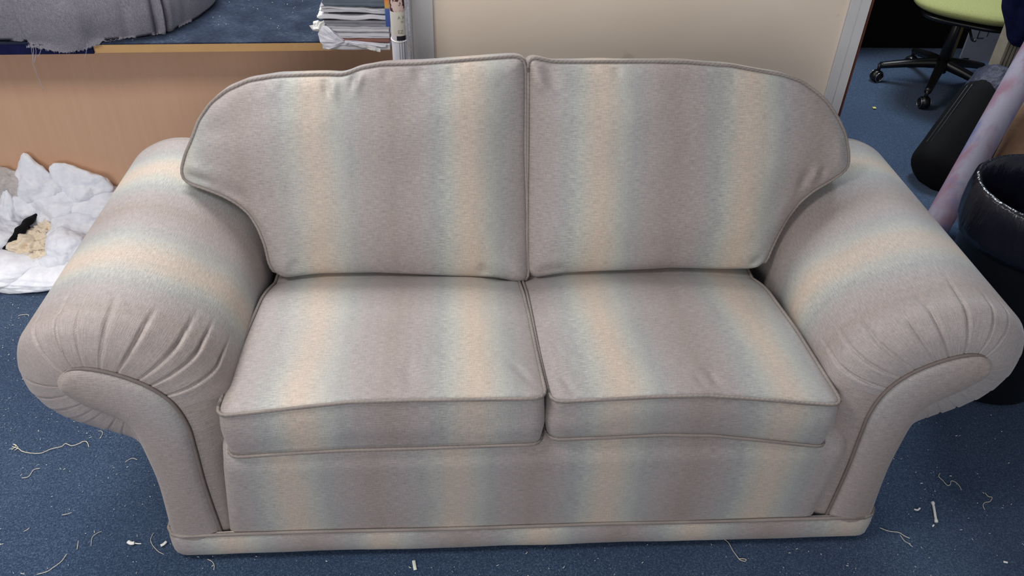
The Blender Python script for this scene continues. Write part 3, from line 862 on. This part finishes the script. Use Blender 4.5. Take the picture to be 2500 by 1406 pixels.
# booklet with a blue and orange cover, standing behind the wrapped roll
def cover_mat():
    m, t, b = nt('blue_orange_printed_cover', .35, .4); sep = nd(t, 'ShaderNodeSeparateXYZ'); t.links.new(objco(t), sep.inputs[0])
    f = math_(t, 'DIVIDE', math_(t, 'ADD', sep.outputs[2], .112), .16)
    col = ramp(t, f, [(0, srgb(58, 84, 150)), (.31, srgb(70, 96, 158)), (.34, srgb(196, 164, 84)), (.46, srgb(214, 138, 74)), (.5, srgb(92, 48, 66)), (.6, srgb(46, 66, 130)), (.8, srgb(96, 128, 184))], 'LINEAR')
    t.links.new(col, b.inputs['Base Color']); return m
bk = box('booklet', -.3515, -.3475, 1.155, 1.34, .806, 1.03, cover_mat(), None, .0005)
bk.location.x += .0; tag(bk, 'booklet with blue and orange cover wedged against the right end of the stack', 'booklet')
for v in bk.data.vertices: v.co.x *= 3.5

# ------------------------------------------------------------------ film-wrapped sample roll standing by the post
rx, ry, rr = -.318, 1.125, .0225
roll_t = thing('sample_roll', 'tall film-wrapped roll with cream label leaning upright beside the grey partition post', 'roll', (rx, ry, 0))
def roll_mat():
    m, t, b = nt('printed_roll_wrap', .25, .5); sep = nd(t, 'ShaderNodeSeparateXYZ'); t.links.new(objco(t), sep.inputs[0])
    z = sep.outputs[2]; x = sep.outputs[0]
    n = noise_(t, objco(t), 1, 3, .6, (60, 60, 40))
    pic = ramp(t, n, [(.44, srgb(62, 30, 34)), (.50, srgb(92, 52, 44)), (.53, srgb(196, 172, 168)), (.6, srgb(206, 186, 180))])
    lower = ramp(t, math_(t, 'FRACT', math_(t, 'MULTIPLY', x, 150.0)), [(0, srgb(120, 124, 138)), (.5, srgb(210, 212, 222)), (.75, srgb(232, 234, 240)), (1, srgb(150, 156, 176))])
    lower = mixc(t, math_(t, 'LESS_THAN', x, -.003), lower, srgb(218, 218, 228))
    c = mixc(t, math_(t, 'GREATER_THAN', z, .8655), srgb(205, 202, 192), pic)
    band = mixc(t, math_(t, 'GREATER_THAN', x, -.006), srgb(205, 200, 206), srgb(34, 32, 44))
    c = mixc(t, math_(t, 'LESS_THAN', z, .799), c, band)
    c = mixc(t, math_(t, 'LESS_THAN', z, .786), c, lower)
    t.links.new(c, b.inputs['Base Color']); return m
tube('wrap', [(0, 0, z) for z in np.linspace(.0, 1.25, 12)], rr, roll_mat(), roll_t, n=40)
tube('tape_ring', [(rr*1.02*math.cos(a), rr*1.02*math.sin(a), .786+.004*math.sin(a)) for a in np.linspace(0, 2*PI, 40)[:-1]], .0016, M_white, roll_t, closed=True, n=6)
fv = []; ff = []
for i in range(60):
    z = .45+i/59*.7
    for k in range(5):
        fv.append((rr*.8+k*.0036+.0015*fbm((k*3, z*12, 0), 2), -.012+.006*fbm((z*9, k*1.5, 3), 2), z))
for i in range(59):
    for k in range(4): ff.append((i*5+k, i*5+k+1, i*5+6+k, i*5+5+k))
fm = mesh_obj('loose_film', fv, ff, M_film, roll_t); 
sm = fm.modifiers.new('s', 'SOLIDIFY'); sm.thickness = .0006
def text_on_roll(s, px, py, size, az, tilt=0):
    cu = bpy.data.curves.new('lettering', 'FONT'); cu.body = s; cu.size = size; cu.extrude = .0001; cu.align_x = 'CENTER'; cu.resolution_u = 2
    tmp = bpy.data.objects.new('tmp', cu); COL.objects.link(tmp)
    dg = bpy.context.evaluated_depsgraph_get(); me = bpy.data.meshes.new_from_object(tmp.evaluated_get(dg)); bpy.data.objects.remove(tmp)
    R = rr+.0003
    z0 = py
    for v in me.vertices:
        a = az+v.co.x/R; h = v.co.y; d = R+v.co.z
        v.co = Vector((d*math.sin(a), -d*math.cos(a), z0+h))
    me.materials.append(M_letter); o = bpy.data.objects.new('lettering', me); COL.objects.link(o); o.parent = roll_t
M_letter = plain('grey_print', srgb(120, 116, 108), .5, .3)
text_on_roll('A X', 0, .846, .013, .42)
text_on_roll('SU', 0, .836, .008, .55)
text_on_roll('EZ', 0, .806, .014, .25)

# ------------------------------------------------------------------ wadding pile on the floor at the left
def clump(name, px, py, z, sx, sy, sz, mat, label, cat, seed, rot=0, amp=.35, fr=2.2, group='offcuts of wadding heaped on the carpet', peak=None, sub=5, fine=.05):
    c = atz(px, py, z)
    bm = bmesh.new(); bmesh.ops.create_icosphere(bm, subdivisions=sub, radius=1)
    for v in bm.verts:
        p = v.co.copy()
        n = noise.fractal(p*fr+Vector((seed*3.1, seed, 0)), 1.3, 2.0, 3)
        rdg = 1-abs(noise.noise(p*fr*.8+Vector((seed, 2*seed, 7))))*2
        k = 1+amp*(1.2*n+.5*rdg)+fine*noise.noise(p*9+Vector((seed, 0, 0)))
        p *= k
        if peak:
            d = Vector(peak[:3]).normalized(); g = max(0, v.co.dot(d))**6; p += d*g*peak[3]
        v.co = Vector((p.x*sx, p.y*sy, p.z*sz))
    bmesh.ops.rotate(bm, verts=bm.verts, cent=(0, 0, 0), matrix=Matrix.Rotation(rot, 3, 'Z'))
    for v in bm.verts:
        ym = 1.236+(c[0]+v.co.x+.9)*math.tan(math.radians(2.6))+.140
        if c[1]+v.co.y > ym: v.co.y = ym-c[1]
    zmin = min(v.co.z for v in bm.verts)
    if c[2]+zmin < .003:
        for v in bm.verts:
            if c[2]+v.co.z < .003: v.co.z = .003-c[2]
    o = bm_obj(name, bm, mat, None, True); o.location = c
    return tag(o, label, cat, group)
W = [
 ('wadding', 110, 672, .02, .19, .07, .030, M_wad, 'flat white wadding sheet lying foremost on the blue carpet', 1, .12, .15, None),
 ('wadding', 10, 655, .025, .17, .09, .045, M_wad, 'white wadding sheet at the left picture edge, front of the heap', 2, .0, .2, None),
 ('wadding', 172, 612, .055, .075, .07, .07, M_wad, 'smooth round white wadding ball against the sofa arm', 3, 0, .16, None),
 ('wadding', 140, 648, .03, .06, .05, .04, M_wad, 'small white wadding tuft right of the cream foam lump', 14, 0, .25, None),
 ('wadding', 195, 555, .08, .09, .06, .055, M_wad, 'white wadding tuft above the round ball, touching the sofa arm', 4, .4, .25, None),
 ('wadding', 250, 500, .12, .13, .07, .055, M_wad, 'white wadding pad reaching behind the sofa arm', 5, .25, .2, (1, .1, .4, .35)),
 ('wadding', 212, 462, .180, .080, .045, .060, M_wad, 'white wadding with tall pointed tip against the wood panel', 6, 0, .25, (-.45, 0, 1, .85)),
 ('wadding', 150, 515, .11, .085, .06, .065, M_wad, 'white wadding lump in the middle of the heap', 7, 0, .25, None),
 ('wadding', 92, 462, .180, .080, .045, .075, M_wad, 'large white wadding tuft with broad peak against the wood panel', 8, -.3, .22, (0, 0, 1, .55)),
 ('wadding', 75, 508, .11, .060, .05, .065, M_wad, 'white wadding tuft below the broad peak, above the dark gap', 9, 0, .22, None),
 ('wadding', 36, 540, .08, .035, .04, .085, M_wad, 'upright white wadding strip left of the dark gap', 10, .2, .2, (.3, 0, 1, .4)),
 ('wadding', -5, 580, .06, .085, .06, .065, M_wad, 'white wadding lump at the picture edge below the grey foam chunk', 11, 0, .25, None),
 ('wadding', 20, 590, .02, .04, .04, .035, M_wad, 'small white wadding tip at the lower left end of the dark gap', 15, 0, .3, None),
 ('grey_wadding', 2, 448, .205, .085, .035, .055, M_greywad, 'greyish felted wadding at the left picture edge, top of the heap', 12, 0, .25, None),
 ('wadding', 100, 548, .075, .050, .025, .018, M_wad, 'thin curled white wadding strip over the dark gap', 13, -.5, .25, (1, 0, .6, .5)),
 ('foam_lump', 84, 600, .05, .058, .05, .045, M_foam, 'craggy cream foam lump in the middle of the heap', 21, .9, .42, None),
 ('foam_lump', 100, 640, .035, .034, .03, .03, M_foam, 'small cream foam crumb at the front of the heap', 22, 0, .45, None),
 ('foam_lump', 112, 566, .07, .036, .03, .03, M_foam, 'cream foam crumb behind the craggy foam lump', 23, 0, .45, None),
 ('foam_lump', 8, 495, .12, .055, .045, .045, M_tanfoam, 'pinkish-grey foam chunk at the left picture edge', 24, 0, .5, None),
 ('wadding', 255, 432, .16, .030, .025, .050, M_foam, 'cream-edged wadding curl at the right end of the heap top', 25, 0, .2, None),
]
Pk = catmull([atz(8, 606, .055), atz(28, 588, .075), atz(50, 562, .098), atz(74, 536, .108), atz(102, 514, .11)], 8); ck = Pk.mean(0)
ok = tube('dark_gap_strip', Pk-ck, .02, M_blackmatt, None, n=14, radii=[.008+.016*math.sin(PI*min(1, (i+1)/(len(Pk)+1)))*(1+.3*math.sin(i*.9)) for i in range(len(Pk))], flat=.5)  # black strip added to stand for the dark gap between the clumps
ok.location = ck; tag(ok, 'black strip added as the dark gap crossing the wadding heap beside the cream foam lump', 'dark gap')
tf = clump('wadding', 0, 0, 0, .020, .018, .020, M_wad, 'small white wadding tuft peeping over the left back cushion', 'wadding', 31, 0, .12, 1.2, 'offcuts of wadding heaped on the carpet', fine=.02)
tf.location = aty(566, 207, .72); tf['group'] = ''
del tf['group']
for nm, px, py, z, sx, sy, sz, mt, lb, sd, rt, am, pk in W:
    if lb == 'x': continue
    fo = nm == 'foam_lump'
    clump(nm, px, py, z, sx, sy, sz, mt, lb, 'foam' if fo else 'wadding', sd, rt, am, 2.6 if fo else 1.25, peak=pk, fine=.10 if fo else .05)

# ------------------------------------------------------------------ office chair in the dim room
hub = atz(2300, 150, .06); hub = np.array([2.193, 2.568, 0.0])
chair = thing('office_chair', 'lime green swivel office chair on black five-star castor base in the dim doorway', 'chair', tuple(hub))
def h3(*p): return np.array(p, float)
cast_world = [atz(2136, 192, .03), atz(2252, 256, .03), None, None, None]
angs = []
r_c = .277
a0 = math.atan2(cast_world[0][1]-hub[1], cast_world[0][0]-hub[0])
a1 = math.atan2(cast_world[1][1]-hub[1], cast_world[1][0]-hub[0])
base_a = a1
for k in range(5):
    a = base_a+k*2*PI/5; e = h3(math.cos(a)*r_c, math.sin(a)*r_c, .085)
    tube('base_leg', catmull([h3(0, 0, .125)+e*.08, h3(e[0]*.5, e[1]*.5, .115), e], 6), .02, M_black, chair, n=10,
         radii=np.linspace(.026, .016, 13))
    c = e+h3(0, 0, -.055)
    castor = bpy.data.objects.new('castor', None); 
    t_ = h3(-math.sin(a+.6), math.cos(a+.6), 0)
    bm = bmesh.new(); bmesh.ops.create_cone(bm, cap_ends=True, segments=28, radius1=.029, radius2=.029, depth=.042)
    bmesh.ops.bevel(bm, geom=[ed for ed in bm.edges if abs(ed.calc_length()-.042) > .01], offset=.006, segments=2, affect='EDGES')
    q = Vector(t_).to_track_quat('Z', 'Y').to_matrix(); bmesh.ops.rotate(bm, verts=bm.verts, cent=(0, 0, 0), matrix=q)
    bmesh.ops.translate(bm, verts=bm.verts, vec=Vector(c))
    cw = bm_obj('castor', bm, M_black, chair, True)
    pr = [c+t_*.0215+.023*(math.cos(x)*np.cross(t_, [0, 0, 1])+math.sin(x)*h3(0, 0, 1)) for x in np.linspace(0, 2*PI, 25)[:-1]]
    tube('castor_ring', pr, .0018, M_chrome, cw, closed=True, n=5)
    pr = [c-t_*.0215+.023*(math.cos(x)*np.cross(t_, [0, 0, 1])+math.sin(x)*h3(0, 0, 1)) for x in np.linspace(0, 2*PI, 25)[:-1]]
    tube('castor_ring', pr, .0018, M_chrome, cw, closed=True, n=5)
    cyl('castor_stem', c+h3(0, 0, .02), c+h3(0, 0, .062), .009, M_black, cw, 10)
cyl('gas_column', h3(0, 0, .09), h3(0, 0, .43), .028, M_black, chair, 20, .02)
SX, SY, SZ = -.06, -.17, .485
def pad(name, cx, cy, cz, hx, hy, hz, mat, parent, rot=0, ex=4.0, tilt=None):
    bm = bmesh.new(); bmesh.ops.create_uvsphere(bm, u_segments=48, v_segments=24, radius=1)
    for v in bm.verts:
        x, y, z = v.co; sgn = lambda a: math.copysign(1, a)
        r = math.hypot(x, y); th = math.atan2(y, x)
        den = (abs(math.cos(th))**ex+abs(math.sin(th))**ex)**(1/ex)
        rr_ = abs(r)**.45 if r > 0 else 0
        v.co = Vector((math.cos(th)/den*rr_*hx, math.sin(th)/den*rr_*hy, z*hz))
    Mx = Matrix.Rotation(rot, 4, 'Z')
    if tilt: Mx = Mx @ Matrix.Rotation(tilt, 4, 'Y')
    bmesh.ops.transform(bm, verts=bm.verts, matrix=Matrix.Translation((cx, cy, cz)) @ Mx)
    return bm_obj(name, bm, mat, parent, True)
pad('seat_shell', SX, SY, SZ-.05, .20, .19, .025, M_black, chair, -.62)
pad('seat', SX, SY, SZ, .25, .235, .04, M_lime, chair, -.62, 3.0)
pad('backrest', SX+.30, SY-.05, SZ+.30, .035, .21, .26, M_lime, chair, -.35, 3.2)
tube('back_bracket', catmull([(SX, SY, SZ-.06), (SX+.25, SY-.03, SZ-.05), (SX+.34, SY-.05, SZ+.05), (SX+.34, SY-.05, SZ+.2)], 6), .018, M_black, chair, n=8)
tube('height_lever', catmull([(SX-.03, SY-.05, SZ-.07), (SX-.1, SY-.22, SZ-.08), (SX-.12, SY-.28, SZ-.07)], 5), .006, M_black, chair, n=6)

# navy jacket draped over the chair back (hangs into the frame at the top right)
def hanging():
    xs = [(2452, 0), (2448, 20), (2456, 50), (2462, 80), (2462, 100), (2468, 110), (2486, 116), (2505, 112), (2530, 108), (2560, 90), (2570, 0), (2575, -120), (2440, -120)]
    P = np.array([aty(a, b, 2.02) for a, b in xs]); c = P.mean(0); R = smooth_loop(resample(P, 90), 2); V = []; F = []; ks = 12
    for s, th in ((0, -.05), (1, .05)):
        for k in range(ks+1):
            t = 1-(k/ks)**1.4
            for j in range(90):
                p = c+(R[j]-c)*t
                V.append((p[0], p[1]+th*math.sqrt(max(0, 1-t**4))+.015*math.sin(p[0]*70+p[2]*5)*(1-t), p[2]))
    m = 90*(ks+1)
    for s in (0, 1):
        for k in range(ks):
            for j in range(90):
                q = (s*m+k*90+j, s*m+k*90+(j+1) % 90, s*m+(k+1)*90+(j+1) % 90, s*m+(k+1)*90+j); F.append(q[::-1] if s else q)
    o = mesh_obj('navy_jacket', np.array(V)-c, F, M_navy, None); o.location = c
    tag(o, 'navy blue cloth garment hanging at the top right beside the lime chair', 'jacket')
hanging()

# desk whose underside is dark
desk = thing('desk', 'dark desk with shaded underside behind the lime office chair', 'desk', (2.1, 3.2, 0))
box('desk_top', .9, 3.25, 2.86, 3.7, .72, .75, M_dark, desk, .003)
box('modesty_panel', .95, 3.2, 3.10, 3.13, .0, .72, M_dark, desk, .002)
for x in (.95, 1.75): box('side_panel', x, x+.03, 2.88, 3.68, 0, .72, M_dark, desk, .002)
M_olive = plain('olive_wood', srgb(70, 62, 38), .7, .2)
p = aty(2328, 100, 2.9)
box('leg_strip', p[0]-.012, p[0]+.012, 2.87, 2.90, .0, .72, M_olive, desk, .002)
# white printed sheet propped under the desk
sheet_px = [(2342, 148), (2433, 150), (2456, 82), (2370, 72)]
def card():
    y = 2.75
    q = [aty(2342, 149, y), aty(2436, 150, y)]
    x0, x1 = q[0][0], q[1][0]+.0; z0 = max(.004, q[0][2]); z1 = aty(2370, 72, y)[2]
    zb_ = .004
    root = thing('printed_card', 'white printed card propped upright under the dark desk', 'card', ((x0+x1)/2, y, z0))
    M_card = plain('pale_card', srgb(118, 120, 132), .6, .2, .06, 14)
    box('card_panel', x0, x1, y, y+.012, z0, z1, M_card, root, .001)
    M_ink = plain('black_print', srgb(20, 20, 22), .6, .2)
    wd = x1-x0; ht = z1-z0
    def ink(a, b, c_, d): box('printed_frame', x0+wd*a, x0+wd*b, y-.0006, y+.0004, z0+ht*c_, z0+ht*d, M_ink, root, 0)
    ink(.22, .245, .74, .99); ink(.22, .40, .72, .745); ink(.46, .48, .78, .97); ink(.06, .22, .05, .10)
    return z0
card()
# ribbed beige boards
M_rib = plain('beige_board', srgb(150, 142, 126), .8, .15, .1)
rb = thing('board_bundle', 'bundle of narrow beige boards standing upright below the navy garment', 'boards', tuple(aty(2450, 185, 2.05)*np.array([1, 1, 0])))
bx0 = aty(2432, 175, 2.05)[0]
for k in range(9):
    box('board', bx0+.0+k*.0165, bx0+.0125+k*.0165, 2.05, 2.12, 0.0, .50, M_rib, rb, .0015)
sc = bm_obj('foam_scrap', (lambda bm: (bmesh.ops.create_icosphere(bm, subdivisions=3, radius=.022), bm)[1])(bmesh.new()), M_foam, None, True)
for v in sc.data.vertices: v.co *= 1+.25*noise.noise(v.co*60); v.co.x *= 1.3
sc.location = atz(2427, 180, .02); 
tag(sc, 'small pale yellow foam scrap beside the beige boards', 'foam')

# ------------------------------------------------------------------ long black bag, fabric roll, tan roll, bin
def loft(name, C0, C1, hw, hd, mat, label, cat, ex=3.0, n=48, rows=30, endr=.12, side=None, wr=.004, seed=0, taper=0.0, parent=None):
    C0 = np.array(C0, float); C1 = np.array(C1, float); ax = C1-C0; L = np.linalg.norm(ax); ax /= L
    sd = np.array(side if side is not None else (1, 0, 0), float); sd -= ax*(sd@ax); sd /= np.linalg.norm(sd); dp = np.cross(ax, sd)
    V = []; F = []
    for i in range(rows+1):
        f = i/rows; s = f*L
        e = 1.0
        if s < endr: e = math.sqrt(max(0.0, 1-((endr-s)/endr)**2))
        if L-s < endr: e = min(e, math.sqrt(max(0.0, 1-((endr-(L-s))/endr)**2)))
        e = max(e, .03)
        for k in range(n):
            th = 2*PI*k/n; den = (abs(math.cos(th))**ex+abs(math.sin(th))**ex)**(1/ex)
            wv = 1+wr*20*fbm((math.cos(th)*1.5+seed, math.sin(th)*1.5, s*5), 3)*.3
            V.append(C0+ax*s+(sd*math.cos(th)/den*hw+dp*math.sin(th)/den*hd)*e*wv*(1-taper*f))
    for i in range(rows):
        for k in range(n): F.append((i*n+k, i*n+(k+1) % n, (i+1)*n+(k+1) % n, (i+1)*n+k))
    F.append(tuple(range(n-1, -1, -1))); F.append(tuple(rows*n+k for k in range(n)))
    o = mesh_obj(name, np.array(V)-C0, F, mat, parent)
    if not parent: o.location = C0; tag(o, label, cat)
    return o
B0 = atz(2300, 480, .0); B0[2] = .0
bagroot = thing('black_bag', 'long black padded bag with seams leaning behind the lilac fabric roll', 'bag', (1.82, 1.62, 0))
bl = np.array([1.82, 1.62, 0])
bC0 = np.array([1.725, 1.60, .005]); bC1 = aty(2452, 215, 1.86)
bo = loft('bag_body', bC0, bC1, .135, .09, M_blackmatt, '', '', 3.2, endr=.10, parent=bagroot); bo.location = bC0-bl
for v in bo.data.vertices:
    if v.co.z+bC0[2] < .002: v.co.z = .002-bC0[2]
axb = (bC1-bC0)/np.linalg.norm(bC1-bC0)
sdb = np.array([1., 0, 0]); sdb -= axb*(sdb@axb); sdb /= np.linalg.norm(sdb); dpb = np.cross(axb, sdb)
if dpb[1] > 0: dpb = -dpb
for off, s1 in ((math.radians(152), 1), (math.radians(166), 1)):
    th_ = off; den_ = (abs(math.cos(th_))**3.2+abs(math.sin(th_))**3.2)**(1/3.2)
    P = [bC0+axb*s+(sdb*math.cos(th_)/den_*.135+dpb*math.sin(th_)/den_*.09)*1.0 for s in np.linspace(.12, .50*np.linalg.norm(bC1-bC0)/.6, 14)]
    tube('seam', np.array(P)-bl, .003, M_black, bagroot, n=6)
M_dull = plain('dull_slate_film', srgb(58, 60, 76), .55, .3, .3, 40, .01)
cr = loft('crumpled_liner', bC1-axb*.12, bC1+axb*.05, .13, .10, M_dull, '', '', 2.4, endr=.05, parent=bagroot, wr=.02, seed=4)
cr.location = (bC1-axb*.12)-bl
# lilac fabric roll
r0 = atz(2270, 578, .0); r0[2] = .004
r1 = aty(2419, 316, 1.40)
dirr = (r1-r0)/np.linalg.norm(r1-r0); rtop = r0+dirr*1.15
rroot = thing('fabric_roll', 'long roll of lilac, pink and blue printed fabric leaning beside the bin', 'fabric roll', tuple(r0))
RAD = .050
# spiral-wound roll
Vr = []; Fr = []; nth = 120
turns = 3.4
for i, s in enumerate(np.linspace(0, 1.15, 30)):
    pass
ax = dirr; s1 = np.cross(ax, [0, 1, 0]); s1 /= np.linalg.norm(s1); s2 = np.cross(ax, s1)
for i in range(30):
    s = i/29*1.15
    for k in range(nth+1):
        th = k/nth*turns*2*PI; r_ = .024+(RAD-.024)*k/nth + .0008*fbm((k*.1, s*6, 0), 2)
        Vr.append(ax*s+(s1*math.cos(th)+s2*math.sin(th))*r_)
for i in range(29):
    for k in range(nth):
        a = i*(nth+1)+k; Fr.append((a, a+1, a+nth+2, a+nth+1))
ro = mesh_obj('rolled_fabric', Vr, Fr, M_lilac, rroot)
so = ro.modifiers.new('s', 'SOLIDIFY'); so.thickness = .002
M_card2 = plain('brown_card_tube', srgb(140, 112, 84), .8, .2)
tube('core_tube', [ax*s for s in np.linspace(0.0, 1.15, 4)],   .022, M_card2, rroot, n=24)
lo = min((Vector(v).z for v in Vr)); rroot.location.z += max(0, -(lo+r0[2]))+.001
# tan roll behind it
t0 = atz(2388, 572, .05); t1 = aty(2512, 330, 1.42)
dt = (t1-t0)/np.linalg.norm(t1-t0)
loft('tan_roll', t0-dt*.04, t0+dt*.95, .072, .06, M_tan, 'tan mottled suede-like roll standing between the lilac fabric roll and the bin', 'roll', 2.2, endr=.06, wr=.010, seed=2)

# bin
bcx, bcy, bH = 1.375, .585, .595
binr = thing('waste_bin', 'round black waste bin with black liner beside the right sofa arm', 'bin', (bcx, bcy, 0))
def lathe(name, prof, mat, parent, n=96, wob=0, fr=4, seed=0):
    V = []; F = []; m = len(prof)
    for k in range(n):
        a = 2*PI*k/n
        for (r_, z) in prof:
            q = 1+wob*fbm((math.cos(a)*fr+seed, math.sin(a)*fr, z*8), 3)+wob*.5*math.sin(a*23+z*9)
            V.append((r_*q*math.cos(a), r_*q*math.sin(a), z))
    for k in range(n):
        j = (k+1) % n
        for i in range(m-1): F.append((k*m+i, j*m+i, j*m+i+1, k*m+i+1))
    o = mesh_obj(name, V, F, mat, parent); return o
RB = .235
lathe('bin_body', [(.0, .004), (.165, .004), (.172, .01), (.186, bH-.01), (.190, bH), (.184, bH), (.166, .014), (0, .014)], M_black, binr)
lathe('bin_liner', [(0, .03), (.12, .03), (.155, .06), (.165, .2), (.176, bH-.06), (.184, bH+.004), (.194, bH+.012), (.203, bH+.004), (.207, bH-.03), (.208, bH-.07), (.205, bH-.11), (.197, bH-.135), (.194, bH-.135)], M_liner, binr, 180, .006, 3)

# ------------------------------------------------------------------ threads, lint and scraps on the carpet
TH = [
 ([(30, 1090), (45, 1095), (55, 1102), (75, 1106), (100, 1106), (125, 1096), (150, 1090), (160, 1083), (175, 1088), (190, 1084), (205, 1077), (213, 1080), (217, 1091)], .0011, 'longest wavy cream thread with frayed knot, on the carpet left of the sofa'),
 ([(28, 1098), (40, 1088), (32, 1084), (44, 1092), (36, 1099)], .0010, 'tangled cream thread knot at the left end of the long wavy thread'),
 ([(53, 1167), (70, 1163), (82, 1147), (98, 1143)], .0009, 'short bent cream thread below the long wavy one'),
 ([(151, 1257), (163, 1255), (175, 1251)], .0008, 'short straight thread midway down the carpet left of the sofa'),
 ([(305, 1128), (318, 1120), (326, 1119), (335, 1122)], .0008, 'small arched thread beside the left arm facing'),
 ([(240, 1052), (249, 1053), (249, 1062), (243, 1070)], .0007, 'small hooked thread just below the left arm scroll'),
 ([(90, 1402), (115, 1395), (130, 1385), (150, 1370), (163, 1352)], .0009, 'long diagonal thread near the bottom left corner'),
 ([(375, 1300), (368, 1315), (371, 1328), (385, 1345), (400, 1353)], .0007, 'fine curved thread left of the sofa base corner'),
 ([(222, 1333), (225, 1312), (236, 1302), (248, 1297)], .0006, 'faint curved thread left of the white lint knot'),
 ([(188, 1341), (190, 1330), (191, 1320)], .0008, 'tiny upright thread near the bottom left'),
 ([(58, 1297), (66, 1293), (72, 1288)], .0008, 'tiny slanted thread at lower left'),
 ([(507, 1365), (518, 1371), (523, 1380), (522, 1391)], .0009, 'curved thread in front of the sofa base, bottom left'),
 ([(45, 771), (55, 768), (68, 768), (70, 772)], .0010, 'pale thread on the carpet below the wadding heap'),
 ([(80, 783), (87, 778), (94, 779)], .0010, 'tiny curled thread below the wadding heap, close to the sofa arm'),
 ([(2148, 1288), (2165, 1295), (2180, 1298), (2195, 1300), (2208, 1308), (2221, 1314)], .0010, 'long forked thread right of the sofa base corner'),
 ([(2198, 1306), (2208, 1320), (2218, 1326), (2228, 1335)], .0008, 'thin thread crossing below the forked thread'),
 ([(2295, 1155), (2292, 1163), (2302, 1173), (2312, 1184), (2320, 1183), (2322, 1174), (2333, 1177), (2342, 1186), (2347, 1196)], .0009, 'looping pale thread above the white cotton bud'),
 ([(2405, 1203), (2413, 1212), (2422, 1214), (2417, 1224), (2404, 1227), (2400, 1234), (2404, 1244)], .0009, 'crinkled thread right of the white cotton bud'),
 ([(1753, 1306), (1765, 1315), (1778, 1324), (1788, 1342), (1798, 1356), (1806, 1366), (1818, 1370), (1822, 1366), (1814, 1364), (1804, 1364)], .0009, 'thread with looped end hanging in front of the sofa base'),
]
for pts, r_, lab in TH:
    P = catmull([atz(a, b, .0035) for a, b in pts], 5); c = P.mean(0)
    o = tube('thread', P-c, r_*.8, M_thread, None, n=5); o.location = c; tag(o, lab, 'thread', 'threads dropped on the carpet')
def bit(name, pts, r_, mat, label, cat, flat=1.0, radii=None):
    P = catmull([atz(a, b, .003+r_*flat) for a, b in pts], 4); c = P.mean(0)
    o = tube(name, P-c, r_, mat, None, n=8, flat=flat, radii=radii); o.location = c; return tag(o, label, cat)
P = catmull([atz(a, b, .007) for a, b in [(2277, 1226), (2280, 1240), (2283, 1257), (2286, 1274)]], 6)
rad = [.0042 if (i < 3 or i > len(P)-4) else .0030 for i in range(len(P))]
c = P.mean(0); o = tube('cotton_bud', P-c, .003, M_white, None, n=12, radii=rad); o.location = c
tag(o, 'short white cotton bud lying on the carpet right of the sofa', 'cotton bud')
M_pap = plain('pale_green_paper', srgb(214, 220, 206), .8, .2)
bit('paper_scrap', [(1010, 1368), (1012, 1380), (1014, 1391)], .004, M_pap, 'small upright white paper strip on the carpet at the bottom centre', 'paper', .3)
bit('lint_knot', [(313, 1322), (320, 1326), (328, 1325)], .0045, M_white, 'white lint knot on the carpet left of the sofa base', 'lint', .7)
bit('lint_tail', [(326, 1325), (336, 1327), (345, 1327)], .0012, M_white, 'thin white lint tail trailing right of the lint knot', 'lint')
bit('lint_knot', [(392, 1332), (400, 1328), (406, 1322)], .0035, M_white, 'white lint tuft touching the left corner of the sofa base', 'lint', .7)
bit('lint_knot', [(2232, 1243), (2240, 1245), (2246, 1240)], .0022, M_white, 'curved white lint crumb left of the cotton bud', 'lint', .7)
bit('lint_knot', [(2277, 1285), (2280, 1281)], .0020, M_white, 'tiny white lint crumb just under the cotton bud', 'lint', .7)
bit('lint_knot', [(2450, 1371), (2460, 1373)], .0026, M_white, 'white lint crumb near the bottom right corner', 'lint', .7)
bit('paper_scrap', [(2131, 263), (2138, 263)], .009, plain('yellow_paper', srgb(210, 204, 130), .8, .2), 'tiny yellow scrap on the carpet in the doorway', 'paper', .3)
# uncountable lint flecks
rnd = random.Random(8); V = []; F = []
def fleck(x, y, z, L):
    a = rnd.uniform(0, PI); b = a+rnd.uniform(-.8, .8); wv = rnd.uniform(.0003, .0008)
    p0 = np.array([x, y]); p1 = p0+L/2*np.array([math.cos(a), math.sin(a)]); p2 = p1+L/2*np.array([math.cos(b), math.sin(b)])
    k = len(V)
    for p, d in ((p0, a), (p1, (a+b)/2), (p2, b)):
        n = np.array([-math.sin(d), math.cos(d)])*wv
        V.extend([(p[0]+n[0], p[1]+n[1], z), (p[0]-n[0], p[1]-n[1], z), (p[0], p[1], z+wv*1.5)])
    for q in (0, 3): F.extend([(k+q, k+q+3, k+q+5, k+q+2), (k+q+1, k+q+2, k+q+5, k+q+4)])
for _ in range(900):
    if rnd.random() < .8: px, py = rnd.uniform(-40, 2540), rnd.uniform(1000, 1440)
    else: px, py = rnd.uniform(-20, 300), rnd.uniform(700, 1100)
    p = atz(px, py, .0); L = .0015+.006*rnd.random()**3
    if -.80 < p[0] < .80 and p[1] > .0: continue
    fleck(p[0], p[1], .003, L)
for _ in range(25):
    fleck(rnd.uniform(1.2, 2.2), rnd.uniform(1.2, 2.8), .003, rnd.uniform(.002, .006))
o = mesh_obj('carpet_lint', V, F, M_white, None, smooth=False); tag(o, 'scattered white lint flecks all over the blue carpet', 'lint', kind='stuff')
V = []; F = []
for _ in range(160):
    x = rnd.uniform(-1.6, -.32); fleck(x, tpos(x)+rnd.uniform(.01, .5), TZ+.0035, rnd.uniform(.0008, .0028))
o = mesh_obj('table_lint', V, F, M_white, None, smooth=False); tag(o, 'white lint flecks scattered on the dark felt table top', 'lint', kind='stuff')
